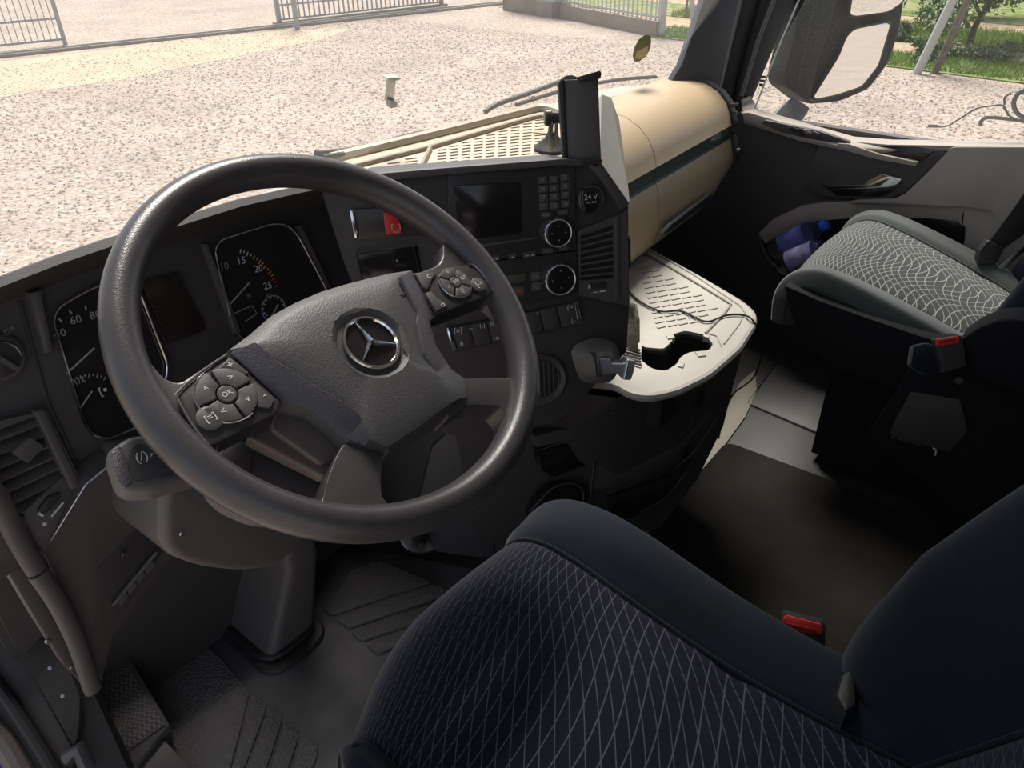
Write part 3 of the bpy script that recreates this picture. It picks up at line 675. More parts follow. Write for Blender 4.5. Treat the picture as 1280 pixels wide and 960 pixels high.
bm = bmesh.new(); c = [CP.px(x, y, .068) for x, y in ((746, 449), (763, 448), (766, 455), (780, 455), (784, 450), (795, 451), (794, 461), (789, 476), (778, 475), (776, 468), (764, 467), (748, 471))]
poly(bm, rounded(c, .004), CP.n, .022, .005, 3); fin('handle', bm, mat('bright_silver', (.85, .86, .9), .3, .4), gs)
slab('handle_collar', SIL, gs, CP, [(745, 447), (750, 446.5), (753, 471), (748, 472.5)], d=.072, th=.028, bev=.003)
bm = bmesh.new(); tube(bm, [CP.px(785, 453, .071), CP.px(780, 474, .071)], .0014, 6); fin('handle_seam', bm, SIL, gs)

# ---------------------------------------------------------------- instruments
ic = thing('instrument_cluster', 'instrument cluster with two chrome-outlined gauges and a dark centre screen', 'instrument cluster', CL.px(240, 480))
gl_o = [(66, 400), (74, 384), (112, 362), (150, 348), (170, 352), (210, 455), (208, 476), (180, 530), (135, 549), (118, 546), (105, 528)]
gr_o = [(268, 312), (276, 300), (340, 280), (358, 281), (372, 293), (414, 372), (414, 400), (330, 440), (304, 425), (292, 412)]
for o_, nm in ((gl_o, 'left'), (gr_o, 'right')):
    pts = rounded([CL.px(x, y, -.004) for x, y in o_], .012, 4)
    bm = bmesh.new(); poly(bm, pts, CL.n, .004); fin('gauge_glass', bm, DIS, ic)
    pts = rounded([CL.px(x, y, .0) for x, y in o_], .012, 4)
    bm = bmesh.new(); tube(bm, pts, .0016, 6, closed=True); fin('gauge_outline', bm, CHR, ic)
slab('centre_screen', mat('screen_brown', (.022, .019, .016), .2), ic, CL, [(176, 352), (222, 340), (258, 412), (212, 430)], d=-.006, th=.004, bev=.0006)
slab('divider_bar', BLK2, ic, CL, [(255, 305), (260, 304), (302, 415), (296, 418)], d=0, th=.012, bev=.002)
slab('divider_bar', BLK2, ic, CL, [(36, 366), (52, 362), (60, 400), (68, 440), (56, 444), (48, 410)], d=.004, th=.016, bev=.004)
slab('divider_bar', BLK2, ic, CL, [(372, 283), (378, 281), (414, 358), (407, 362)], d=.0, th=.01, bev=.002)
def gticks(c, r, a0, a1, n, m_of, L=.006, w=.0012, nm='gauge_ticks'):
    byM = {}
    for i in range(n):
        a = a0+(a1-a0)*i/(n-1); m = m_of(i); bm = byM.setdefault(m.name, (bmesh.new(), m))[0]
        l = L*(1 if i % 2 == 0 else .6); d = CL.u*cos(a)+CL.v*sin(a)
        obox(bm, c+d*(r-l/2)+CL.n*.0005, (d, CL.n.cross(d), CL.n), (l, w, .0006))
    for bm, m in byM.values(): fin(nm, bm, m, ic, smooth=0)
def cl(x, y, d=-.003): return CL.px(x, y, d)
# right: revs 0-30, small gauge
cR = cl(286, 387); pR = cl(300, 312.5); rR = (pR-cR).length
def ang(c, p): q = p-c; return atan2(q.dot(CL.v), q.dot(CL.u))
aa = [ang(cR, cl(x, y)) for x, y in ((280, 330), (300, 316), (330, 332), (346, 357))]; rr_ = (cl(330, 331)-cR).length*1.02
gticks(cR, rr_, aa[1], aa[3], 15, lambda i: WHT if i < 4 else (ORG if i < 12 else REDP))
for s, x, y, m in (('10', 280, 333, GRYP), ('15', 301.5, 326, WHT), ('20', 323, 336, WHT), ('25', 334.5, 357.5, WHT)): text('gauge_number', s, cl(x, y), .0105, CL, m, ic, rot=-.15)
for a, b, w in (((286, 382), (312, 353), .0013), ((338, 399), (348, 380), .001), ((83, 467), (118, 435), .0013), ((100, 511), (115, 489), .001)):
    bm = bmesh.new(); tube(bm, [cl(*a, -.001), cl(*b, -.001)], w, 5); fin('needle', bm, GRYP, ic)
text('gauge_symbol', '≡', cl(311, 370), .009, CL, GRYP, ic)
for x, y, w_, h_ in ((303, 388, 0, 0),):
    bm = bmesh.new(); tube(bm, [cl(288, 394), cl(315, 382), cl(321, 392), cl(306, 402)], .0007, 5); fin('box_outline', bm, GRYP, ic)
c = cl(342, 386); 
bm = bmesh.new(); ring(bm, CL, c, .019, .0007, 0, -.3, pi+.6, 24); fin('small_gauge_arc', bm, GRYP, ic)
gticks(c, .019, 0, pi, 9, lambda i: WHT, .004, .0009)
bm = bmesh.new(); ring(bm, CL, c, .019, .0014, 0, -.9, -.35, 6); ring(bm, CL, c, .019, .0014, 0, pi+.2, pi+1.2, 8); fin('small_gauge_blue_arc', bm, BLUP, ic)
text('gauge_number', '12', cl(336, 370), .006, CL, WHT, ic); text('gauge_symbol', 'b', cl(333, 393.5), .005, CL, WHT, ic)
# left: speed and fuel
for s, x, y in (('60', 94.5, 400), ('40', 75, 417), ('80', 119, 394)): text('gauge_number', s, cl(x, y), .0100, CL, GRYP, ic, rot=-.1)
cS = cl(118, 470); rS = (cl(90, 391)-cS).length
for a, b in (((72.7, 397.3), (77.5, 402.5)), ((87, 387.5), (89.5, 392.5)), ((106.7, 382.5), (107.8, 387.5))):
    bm = bmesh.new(); tube(bm, [cl(*a, -.001), cl(*b, -.001)], .0010, 5); fin('gauge_tick', bm, GRYP, ic)
text('gauge_number', '1/2', cl(99, 476), .008, CL, GRYP, ic); text('gauge_symbol', '[▪', cl(129, 488), .010, CL, WHT, ic)
cF = cl(112, 508); gticks(cF, (cl(112, 467)-cF).length, ang(cF, cl(90, 474)), ang(cF, cl(128, 478)), 9, lambda i: GRYP, .005, .001)
disc('warning_light', WHT, ic, CL, cl(170, 427.5), .0008, th=.001, bev=0); disc('warning_light', WHT, ic, CL, cl(172, 433), .0008, th=.001, bev=0)

# light switch dial at the far left
ls = thing('light_switch', 'round headlamp dial on the dash left of the gauges', 'light switch', CL.px(0, 452))
c = CL.px(-4, 448, -.01); bm = bmesh.new(); lathe(bm, c, CL.n, [(.028, 0), (.028, .006), (.025, .009), (.021, .009), (.021, .005)], 36); fin('bezel', bm, BLK2, ls)
bm = bmesh.new(); lathe(bm, c, CL.n, [(.020, .002), (.019, .017), (.016, .019)], 30); d_ = fin('dial', bm, SMO, ls)
bm = bmesh.new(); ring(bm, CL, c, .0195, .0009, .016, 0, 2*pi, 36); fin('dial_ring', bm, SIL, d_)
bm = bmesh.new(); obox(bm, c+CL.n*.021, (CL.u*.5-CL.v*.86, (CL.u*.86+CL.v*.5), CL.n), (.032, .006, .006), .001); fin('grip', bm, BLK2, d_)
text('lamp_symbol', '☼', CL.px(18.5, 443.5, -.009), .012, CL, WHT, ls); text('lamp_symbol', 'D=', CL.px(12, 413, -.009), .007, CL, GRYP, ls, rot=.3)
for i in range(8):
    pass
bm = bmesh.new(); cc = CL.px(18.5, 443.5, -.0095); ring(bm, CL, cc, .0022, .0005, 0, 0, 2*pi, 12)
for i in range(8): a = i*pi/4; dd = CL.u*cos(a)+CL.v*sin(a); tube(bm, [cc+dd*.0034, cc+dd*.005], .0004, 4)
fin('lamp_icon', bm, WHT, ls)

# left vent (large, slats tilted)
v2 = vent('large black louvred air vent at the left end of the dash below the headlamp dial', CL, [(-70, 542), (58, 513), (104, 606), (56, 692), (-30, 640)], [(-60, 560), (44, 520), (93, 612), (0, 660), (-40, 640)], 7, tilt=-.5, loc=CL.px(40, 690), slatm=mat('slat_lit', (.13, .115, .10), .45))  # slat colour raised and browned to look lit
slab('vent_frame_bar', SIL if False else BLK2, v2, CL, [(42, 514), (56, 512), (101, 606), (93, 614), (88, 612)], d=.010, th=.012, bev=.003)
slab('vent_lower_panel', BLK2, v2, CL, [(30, 640), (78, 596), (93, 612), (56, 690), (44, 676)], d=.006, th=.010, bev=.002)
slab('thumb_wheel', SMO, v2, CL, [(47, 640), (60, 622), (74, 616), (78, 622), (62, 640), (52, 645)], d=.012, th=.008, bev=.002, rad=.004)
bm = bmesh.new(); tube(bm, [CL.px(64, 646, .0075), CL.px(79, 628, .0075)], .0014, 6); tube(bm, [CL.px(48, 641, .013), CL.px(54, 645, .013)], .0016, 6); fin('vent_scale', bm, WHT, v2)
disc('vent_mark', WHT, v2, CL, CL.px(56, 655, .0070), .0022, th=.001, bev=.0002)
slab('slat_tab', BLK2, v2, CL, [(14, 566), (38, 546), (56, 558), (36, 580)], d=.016, th=.006, bev=.0015, rad=.003)

# ================================================================ STEERING WHEEL
WP = PL((-.584, .562, .827), (0, -.6115, .791), (1, 0, 0))
whl = thing('steering_wheel', 'large black leather steering wheel with four spokes and button pads', 'steering wheel', WP.o)
bm = bmesh.new(); tube(bm, [WP.at(.2065*cos(a), .2065*sin(a)) for a in [2*pi*i/128 for i in range(128)]], (.0205, .0170), 20, closed=True, flat=WP.n); fin('rim', bm, RIM, whl, smooth=80)
outer = [(283, 440), (310, 420), (338, 396), (368, 380), (398, 367), (430, 357), (457, 350), (487, 343), (515, 339), (528, 363), (548, 394), (537, 401), (545, 432), (564, 462), (581, 474), (583, 498), (556, 520), (520, 543), (485, 567), (455, 560), (433, 554), (415, 535), (390, 514), (352, 502), (318, 472)]
inner = [(312, 432), (325, 424), (345, 402), (372, 385), (400, 373), (432, 363), (458, 356), (485, 349), (500, 346), (511, 366), (523, 392), (523, 402), (530, 440), (548, 470), (568, 482), (572, 498), (550, 512), (516, 538), (484, 558), (462, 548), (453, 530), (449, 518), (425, 500), (386, 478), (345, 450)]
O = [WP.px(x, y, .0) for x, y in outer]; I = [WP.px(x, y, .014) for x, y in inner]; hub = WP.at(.002, -.030, 0)
bm = bmesh.new()
rings = [[p-WP.n*.035 for p in O], O, [a.lerp(b, .12)+WP.n*.003 for a, b in zip(O, I)], [a.lerp(b, .9) for a, b in zip(O, I)], [b.lerp(hub+WP.n*.010, .06)+WP.n*.001 for b in I]]
for f, h in ((.25, .0175), (.45, .0190)): rings.append([(q := i_.lerp(hub, f))+WP.n*(h-(q-WP.o).dot(WP.n)) for i_ in I])
rings.append([hub+WP.n*.0195+(((q-hub)-WP.n*(q-hub).dot(WP.n)).normalized())*.041 for q in I])
rings.append([hub+WP.n*.0145+(((q-hub)-WP.n*(q-hub).dot(WP.n)).normalized())*.034 for q in I])
loft(bm, rings); fin('airbag_pad', bm, PAD, whl, smooth=28)
def facet(pix, a, b, c):
    A_, B_, C_ = WP.px(*a), WP.px(*b), WP.px(*c); n_ = (B_-A_).cross(C_-A_).normalized()
    if n_.dot(WP.n) < 0: n_ = -n_
    slab('pad_facet', PADL, whl, PL(A_, n_), pix, d=.0022, th=.004, bev=.001, rad=.003)
facet([(287, 441), (319, 427), (345, 450), (386, 477), (425, 499), (449, 517), (453, 530), (454, 546), (434, 553), (391, 514), (352, 502)], (352, 502, 0), (434, 554, 0), (386, 478, .014))
facet([(500, 344), (514, 340), (528, 363), (547, 394), (537, 402), (545, 432), (564, 462), (580, 474), (582, 496), (572, 497), (567, 483), (548, 471), (530, 441), (522, 402), (523, 392)], (547, 394, 0), (564, 462, 0), (523, 402, .014))
bm = bmesh.new(); ring(bm, WP, hub, .0285, .0021, .0185, n=48); em = fin('emblem_ring', bm, CHR, whl)
bm = bmesh.new(); lathe(bm, hub, WP.n, [(.029, .012), (.028, .0165)], 40); fin('emblem_back', bm, DIS, whl)
bm = bmesh.new(); cN = bm.verts.new(hub+WP.n*.0245); tipv, sh = [], []
for k in range(3):
    a = pi/2+k*2*pi/3; b = a+pi/3
    tipv.append(bm.verts.new(hub+WP.n*.0185+(WP.u*cos(a)+WP.v*sin(a))*.0275)); sh.append(bm.verts.new(hub+WP.n*.0175+(WP.u*cos(b)+WP.v*sin(b))*.0040))
for k in range(3):
    bm.faces.new((cN, tipv[k], sh[k])); bm.faces.new((cN, sh[k-1], tipv[k]))
bm.faces.new([v for k in range(3) for v in (tipv[k], sh[k])]); fin('emblem_star', bm, CHR, whl, smooth=0)
# creases (small arrows pressed in the pad)
for x, y in ((374, 424), (500, 368)):
    bm = bmesh.new(); c = [WP.px(x+a, y+b, .0165) for a, b in ((-7, 5), (8, -3), (3, 3), (-2, 4))]; tube(bm, c[:3], .0006, 5); fin('pad_mark', bm, PADL, whl)
def spoke(pix, d, th, bev, r): return slab('spoke', RIM, whl, WP, pix, d=d, th=th, bev=bev, rad=r, seg=3)
spoke([(150, 470), (172, 425), (190, 455), (206, 473), (224, 479), (250, 462), (283, 440), (300, 470), (270, 555), (282, 580), (262, 590), (220, 560), (178, 520)], .004, .026, .006, .010)
spoke([(505, 345), (530, 338), (547, 331), (553, 322), (553, 305), (560, 296), (590, 304), (628, 350), (646, 394), (640, 402), (628, 385), (612, 370), (575, 385), (545, 394), (530, 368)], .003, .028, .006, .008)
spoke([(578, 473), (648, 472), (656, 466), (658, 448), (668, 468), (662, 520), (650, 538), (640, 540), (634, 520), (624, 508), (585, 506), (560, 524), (556, 510)], .002, .034, .007, .008)
spoke([(430, 552), (452, 556), (481, 564), (476, 600), (478, 622), (490, 634), (508, 640), (494, 652), (430, 658), (385, 648), (368, 638), (392, 632), (403, 625), (408, 600), (420, 570)], .001, .034, .007, .010)

lm = slab('left_button_pad', SMO, whl, WP, [(283, 442), (352, 503), (345, 517), (262, 559), (241, 531), (221, 496), (228, 486)], d=.010, th=.028, bev=.002, rad=.004)
bm = bmesh.new(); tube(bm, smoothline([WP.px(*p, .011) for p in ((284, 443), (250, 466), (224, 489), (222, 498), (241, 532), (261, 557))], 4), .0012, 6); fin('pad_chrome_edge', bm, SIL, lm)
rm = slab('right_button_pad', SMO, whl, WP, [(516, 341), (545, 391), (548, 393), (611, 369), (617, 361), (603, 342), (588, 330)], d=.010, th=.028, bev=.002, rad=.004)
bm = bmesh.new(); tube(bm, smoothline([WP.px(*p, .011) for p in ((585, 330), (593, 332), (604, 343), (614, 358), (616, 363))], 4), .0012, 6); fin('pad_chrome_edge', bm, SIL, rm)
def rosette(parent, c, r, r0, rot, marks, mid):
    for k in range(4):
        a0 = rot+k*pi/2+.07; a1 = rot+(k+1)*pi/2-.07; n = 7
        pts = [c+(WP.u*cos(a0+(a1-a0)*i/n)+WP.v*sin(a0+(a1-a0)*i/n))*r for i in range(n+1)]+[c+(WP.u*cos(a1-(a1-a0)*i/n)+WP.v*sin(a1-(a1-a0)*i/n))*r0*1.15 for i in range(n+1)]
        bm = bmesh.new(); poly(bm, [p+WP.n*.0035 for p in pts], WP.n, .004, .0008); b = fin('button', bm, BLK2, parent)
        am = (a0+a1)/2; text('button_mark', marks[k][0], c+(WP.u*cos(am)+WP.v*sin(am))*r*.66+WP.n*.0036, marks[k][1], WP, WHT, parent)
    bm = bmesh.new(); lathe(bm, c, WP.n, [(r0, 0), (r0, .0035), (r0*.85, .0045)], 24); fin('centre_button', bm, BLK2, parent)
    text('button_mark', mid, c+WP.n*.0047, r0*.62, WP, WHT, parent)
    bm = bmesh.new(); ring(bm, WP, c, r*1.03, .0011, .002, rot+pi*.55, rot+pi*1.6, 20); fin('rosette_chrome_arc', bm, SIL, parent)
cL = WP.px(283, 495, .0105); rosette(lm, cL, .0262, .0085, 0, (('>', .007), ('^', .007), ('<', .007), ('v', .007)), 'OK')
cR_ = WP.px(568, 354.5, .0105); rosette(rm, cR_, .0195, .0068, pi/4, (('*', .006), ('.-', .006), ('(:', .006), ('SET', .0045)), 'OFF')
for (x, y, s, par) in ((262, 524, '[=]', lm), (597, 357, '[->', rm)):
    c = WP.px(x, y, .0105); bm = bmesh.new(); lathe(bm, c, WP.n, [(.0115 if par is lm else .0095, 0), (.0115 if par is lm else .0095, .0025), (.009 if par is lm else .007, .0035)], 24); fin('round_button', bm, BLK2, par)
    text('button_mark', s, c+WP.n*.0037, .0065, WP, WHT, par)
for pix, s, mp, par in (([(272, 462), (287, 446), (312, 466), (301, 470), (290, 462)], '+', (288, 456.5), lm), ([(316, 476), (343, 498), (338, 510), (322, 508), (322, 492)], '-', (330, 493.5), lm),
                        ([(519, 341), (546, 340), (540, 349), (534, 362), (528, 358)], 'c', (535, 345), rm), ([(531, 366), (540, 364), (546, 372), (560, 380), (546, 389)], 'o', (553, 380.5), rm)):
    b = slab('rocker', BLK2, par, WP, pix, d=.0125, th=.004, bev=.0007, rad=.002); text('button_mark', s, WP.px(*mp, .0127), .008, WP, WHT, par)

# column behind the wheel
COLM = mat('column_lit_plastic', (.10, .089, .087), .45, bump=('v', 560, .3, .0007))  # paler copy of the pad plastic, with light bounced from the left put in
col_ = thing('steering_column', 'black steering column with textured shroud standing in a floor boot', 'steering column', (-.6, .9, 0))
slab('hub_cover', HUBB, col_, WP, [(350, 500), (395, 505), (445, 552), (440, 575), (418, 592), (406, 596), (352, 569), (308, 546), (325, 528)], d=-.032, th=.016, bev=.005, rad=.006, seg=3)
slab('hub_cover_lip', HUBB, col_, WP, [(350, 503), (392, 508), (440, 552), (425, 572), (402, 580), (362, 552), (338, 535)], d=-.024, th=.02, bev=.004, rad=.006)
slab('shroud_ring', BLK2, col_, WP, [(270, 560), (300, 545), (318, 560), (316, 590), (298, 602), (275, 590)], d=-.05, th=.04, bev=.005, rad=.01)
slab('upper_shroud', PADL, col_, WP, [(290, 553), (312, 548), (404, 594), (410, 606), (402, 620), (370, 634), (330, 632), (285, 612), (262, 585)], d=-.058, th=.06, bev=.016, rad=.02, seg=4)
Y1 = AX(1, .74)
slab('lower_shroud', COLM, col_, Y1, [(203, 606), (280, 590), (400, 600), (408, 622), (398, 648), (374, 688), (346, 712), (300, 717), (250, 711), (215, 698), (203, 680)], d=.0, th=.16, bev=.03, rad=.02, seg=4)
F0 = AX(2, 0.012)
def ypx(y, a, b): return AX(1, y).px(a, b)
L0, C0, R0 = F0.px(206, 716), F0.px(336, 832), F0.px(395, 785)
B0 = L0+(R0-C0)
top = [ypx(L0.y-.02, 208, 640), ypx(C0.y-.0, 356, 690), ypx(R0.y-.0, 396, 660)]; top.append(top[0]+top[2]-top[1])
bm = bmesh.new(); loft(bm, [rounded([L0, C0, R0, B0], .02), rounded([q-Vector((0, .0, .05)) for q in top], .02), rounded([q+Vector((0, 0, .08)) for q in top], .02)]); fin('column_box', bm, COLM, col_)
for off, zz, w in ((.022, .010, .012), (.004, .022, .008)):
    c = (L0+C0+R0+B0)/4; rp = [Vector((p.x, p.y, zz))+(p-c).normalized()*off for p in (L0, C0, R0, B0)]
    bm = bmesh.new(); tube(bm, rounded(rp, .04, 5), (w*.6, w), 8, closed=True, flat=(0, 0, 1)); fin('boot_flange', bm, RUBR, col_)
bm = bmesh.new(); lathe(bm, ypx(.735, 227, 667), (0, -1, 0), [(.003, 0), (.002, .002)], 10); fin('screw', bm, SIL, col_)
stk = thing('wiper_stalk', 'black wiper stalk sticking out left of the steering column', 'stalk', WP.px(245, 590, -.07))
slab('lever_body', BLK2, stk, WP, [(160, 545), (196, 540), (260, 560), (262, 592), (190, 612), (158, 612), (146, 602), (134, 566), (138, 560)], d=-.045, th=.026, bev=.007, rad=.006, seg=3)
slab('lever_panel', SMO, stk, WP, [(165, 556), (192, 553), (240, 568), (242, 590), (168, 602), (158, 578)], d=-.044, th=.004, bev=.0008, rad=.004)
slab('lever_cap', SIL if False else PADL, stk, WP, [(137, 563), (150, 556), (158, 578), (166, 602), (156, 610), (146, 600)], d=-.043, th=.004, bev=.001, rad=.003)
text('wiper_symbol', '(/)', WP.px(177, 571, -.044), .009, WP, WHT, stk, rot=-.3); text('wiper_arrow', '>', WP.px(189, 569, -.044), .006, WP, WHT, stk)

# pedals
pd = thing('accelerator_pedal', 'worn metal accelerator pedal half hidden below the wheel rim', 'pedal', F0.px(528, 690))
slab('pedal_plate', SIL, pd, PL(F0.px(528, 690)+Vector((0, 0, .04)), (-.2, -.6, .75)), [(498, 672), (520, 660), (552, 664), (556, 676), (540, 690), (520, 692), (506, 686)], th=.012, bev=.004, rad=.008)
bm = bmesh.new(); tube(bm, [ypx(.86, 527, 684), ypx(.95, 520, 640), ypx(1.0, 512, 560)], (.010, .012), 8); fin('pedal_arm', bm, BLK, pd)
pd2 = thing('brake_pedal', 'black brake pedal arm hanging behind the lower spoke', 'pedal', ypx(.98, 528, 640))
bm = bmesh.new(); tube(bm, smoothline([ypx(.98, 540, 660), ypx(.98, 528, 610), ypx(1.0, 516, 560), ypx(1.02, 500, 520)], 4), (.012, .009), 8); fin('pedal_arm', bm, SMO, pd2)
bm = bmesh.new(); obox(bm, ypx(.95, 545, 672), (Vector((1, 0, 0)), Vector((0, .5, .86)), Vector((0, -.86, .5))), (.07, .06, .012), .003); fin('pedal_pad', bm, RUBR, pd2)

# driver floor mat
F1 = AX(2, 0)
dm = thing('driver_floor_mat', 'black rubber driver floor mat with pebbled panels and raised ribs', 'floor mat', F1.px(400, 830))
slab('mat_base', MATS_, dm, F1, [(140, 800), (200, 700), (330, 690), (480, 690), (640, 720), (520, 900), (400, 980), (210, 980), (206, 906), (170, 850)], d=.005, th=.004, bev=.001)
slab('pebbled_panel', MATR, dm, F1, [(172, 770), (196, 735), (312, 864), (284, 975), (236, 975), (205, 903)], d=.009, th=.004, bev=.001, rad=.006)
slab('pebbled_panel', MATR, dm, F1, [(405, 762), (440, 712), (475, 700), (538, 727), (416, 769)], d=.009, th=.004, bev=.001, rad=.006)
for q in ([(317, 866), (333, 875), (331, 890), (303, 966), (288, 966)], [(337, 881), (353, 891), (351, 905), (331, 966), (309, 966)], [(357, 900), (373, 910), (372, 924), (358, 966), (337, 966)], [(379, 919), (396, 930), (396, 945), (388, 966), (365, 966)],
          [(419, 773), (540, 730), (556, 734), (554, 744), (436, 785)], [(438, 790), (562, 747), (570, 752), (560, 764), (452, 801)], [(457, 805), (548, 772), (556, 778), (536, 792), (471, 817)], [(475, 820), (532, 799), (540, 804), (518, 820), (488, 833)]):
    slab('raised_rib', MATR, dm, F1, q, d=.010, th=.005, bev=.0012, rad=.006)

# footrest and door sill at the lower left
fr = thing('footrest', 'grey grid-patterned rubber footrest block beside the door sill', 'footrest', AX(2, 0).px(170, 900))
FR = PL(AX(2, .10).px(160, 870), (0, -.30, .95))
slab('grid_pad', GRD, fr, FR, [(100, 860), (140, 800), (150, 818), (206, 905), (160, 938), (150, 935), (112, 895)], d=.0, th=.006, bev=.001)
slab('block', BLK2, fr, FR, [(92, 862), (138, 780), (152, 806), (212, 905), (168, 958), (158, 962), (104, 903)], d=-.004, th=.08, bev=.003)
bm = bmesh.new(); tube(bm, smoothline([FR.px(*p, .004) for p in ((103, 903), (116, 903), (134, 915), (152, 937), (162, 965))], 4), (.004, .007), 8); fin('raised_lip', bm, PADL, fr)
sl = thing('door_sill', 'worn dark door sill with carpet panel, rubber seal and blue painted edge', 'door sill', (-.93, .8, -.05))
SP = PL((-.92, .85, .12), (-.35, -.45, .82))
slab('sill_base', RUBR, sl, SP, [(-80, 560), (0, 600), (110, 850), (160, 960), (140, 1010), (-80, 1010)], d=-.02, th=.03, bev=.002)
slab('carpet_panel', mat('brown_carpet', (.042, .036, .033), .9, bump=('n', 400, .6, .002)), sl, SP, [(24, 815), (45, 800), (70, 795), (100, 870), (98, 920), (92, 935)], d=.004, th=.01, bev=.002, rad=.008)
slab('sill_plate', mat('brown_plastic', (.050, .041, .038), .6, noise=(12, .3)), sl, SP, [(-60, 700), (6, 720), (24, 812), (92, 937), (90, 1000), (40, 1000), (-40, 830)], d=-.004, th=.012, bev=.002, rad=.01)
slab('grey_patch', HUBB, sl, SP, [(-20, 700), (4, 700), (30, 782), (10, 790), (-20, 760)], d=.004, th=.004, bev=.001)
for x, y in ((62, 835), (78, 870)): disc('screw', SIL, sl, SP, SP.px(x, y, .005), .003, th=.002, bev=.0005)
bm = bmesh.new(); tube(bm, smoothline([SP.px(*p, .006) for p in ((-60, 790), (0, 862), (20, 890), (50, 935), (80, 985))], 4), .010, 10); fin('rubber_seal', bm, RUBR, sl)
bm = bmesh.new(); tube(bm, smoothline([SP.px(*p, .0) for p in ((-70, 850), (-8, 915), (12, 940), (40, 990))], 4), .016, 10); fin('outer_seal', bm, HUBB, sl)
slab('painted_edge', BLUE, sl, SP, [(-60, 900), (-4, 920), (20, 965), (20, 1010), (-60, 1010)], d=-.008, th=.012, bev=.002)
bm = bmesh.new(); tube(bm, [SP.px(85, 948, .01), SP.px(99, 935, .02), SP.px(110, 960, .01)], .012, 10); fin('hinge_cover', bm, PADL, sl)
slab('hinge_plate', BLK2, sl, FR, [(128, 950), (150, 945), (205, 925), (240, 960), (200, 985), (130, 985)], d=-.02, th=.02, bev=.002)

# ================================================================ BEIGE TRAY AND PASSENGER FASCIA
T = AX(2, .79)
tray = thing('dash_tray', 'beige ribbed tray on top of the dash under the windscreen', 'tray', T.px(560, 190))
slab('tray_base', BEIT, tray, T, [(380, 214), (402, 203), (672, 138), (690, 138), (706, 145), (722, 208), (700, 215), (480, 240), (380, 240)], d=0, th=.02, bev=.002)
def ridge(name, pts, w, h, m, parent):
    bm = bmesh.new()
    tube(bm, pts, (h, w), 8, flat=(0, 0, 1)); return fin(name, bm, m, parent)
ridge('tray_rim', smoothline([T.px(*p, .004) for p in ((370, 213), (402, 202), (540, 169), (660, 139), (676, 136), (690, 138), (716, 147))], 4), .011, .012, BEIT, tray)
ridge('inner_rim', [T.px(*p, .003) for p in ((440, 209), (540, 184), (664, 148), (678, 146), (690, 150))], .004, .006, BEIR, tray)
ridge('tray_divider', [T.px(538, 186, .004), T.px(524, 214, .004)], .004, .008, BEIT, tray)
bm = bmesh.new(); Z = Vector((0, 0, 1))
def dash_bar(bm, pl, x, y, w, sl, th):
    a = pl.px(x-w/2, y+sl*w/2, .0008); b = pl.px(x+w/2, y-sl*w/2, .0008); d = (b-a).normalized()
    obox(bm, (a+b)/2, (d, Z.cross(d), Z), ((b-a).length, th, .0024))
for i in range(9):
    x = 554+i*15; y = 187-(x-554)*.31
    while y < 214: dash_bar(bm, T, x-(y-160)*.05, y, 10.5, .12, .004); y += 3.8
for i in range(3):
    x = 470+i*22; y = 209-(x-470)*.25
    while y < 222: dash_bar(bm, T, x, y, 15, .12, .004); y += 3.6
fin('anti_slip_ribs', bm, BEIR, tray, kind='stuff')

pf = thing('passenger_fascia', 'beige passenger-side dash with dark green-grey strip and glovebox slot', 'dashboard', (.6, .95, .45))
def y0(x): return .863-.113*(1.05-x)
def zo(x): return -.034*(x-.35)/.7
def prof(x):
    y = y0(x); z = zo(x); yb = wsy(x, .76)-.02; L = lambda w: .10*w*max(0, (x-.86)/.195)**2
    return [(yb, .745-max(0, z*.3)), (y+.20, .785+z*.8), (y+.13, .79+z), (y+.085, .784+z), (y+.05, .768+z), (y+.022, .742+z), (y+.006, .712+z), (y, .690+z),
            (y-.002, .687+z), (y+.004, .684+z), (y+.004, .652+z), (y-.002, .650+z), (y-.006, .645+z), (y-.016, .61+z), (y-.020, .57+z+L(.2)), (y-.018, .535+z+L(.45)), (y-.010, .507+z+L(.7)), (y+.004, .487+z+L(.85)), (y+.035, .470+z+L(1)), (y+.2, .455+z+L(1))]
def fasc(name, x0, x1, i0, i1, m, nx=10, par=pf, push=0, smooth=60):
    bm = bmesh.new(); rows = []
    for k in range(nx+1):
        x = x0+(x1-x0)*k/nx; P_ = prof(x)[i0:i1]
        rows.append([bm.verts.new((x, a-push, b)) for a, b in P_]+[bm.verts.new((x, a+.012, b-.004)) for a, b in P_[::-1]])
    n = len(rows[0])
    for A, B in zip(rows, rows[1:]):
        for j in range(n): bm.faces.new((A[j], A[(j+1) % n], B[(j+1) % n], B[j]))
    bm.faces.new(rows[0]); bm.faces.new(rows[-1][::-1]); return fin(name, bm, m, par, smooth=smooth)
XS = .52
fasc('upper_panel', .25, XS-.0015, 0, 9, BEI); fasc('upper_panel', XS+.0015, 1.055, 0, 9, BEI)
fasc('strip', .25, XS-.0015, 8, 12, STRIP, push=.001, smooth=20); st2 = fasc('strip', XS+.0015, 1.055, 8, 12, STRIP, push=.001, smooth=20)
fasc('lower_panel', .25, XS-.0015, 11, 20, BEI); fasc('glovebox_door', XS+.0015, 1.055, 11, 20, BEI)
SPn = PL((.8, y0(.8)+.002, .66+zo(.8)), (.113, -1, .05))
text('strip_lettering', 'Actros', SPn.px(895, 170.5, .004), .021, SPn, WHT, st2, rot=-.07)
slab('strip_shadow_edge', SMO, pf, SPn, [(788, 249), (832, 222), (860, 204), (914, 168), (914, 173), (860, 210), (832, 228), (788, 256)], d=-.001, th=.004, bev=.0005)
GBn = PL((.75, y0(.75)-.010, .50+zo(.75)), (.113, -1, -.35))
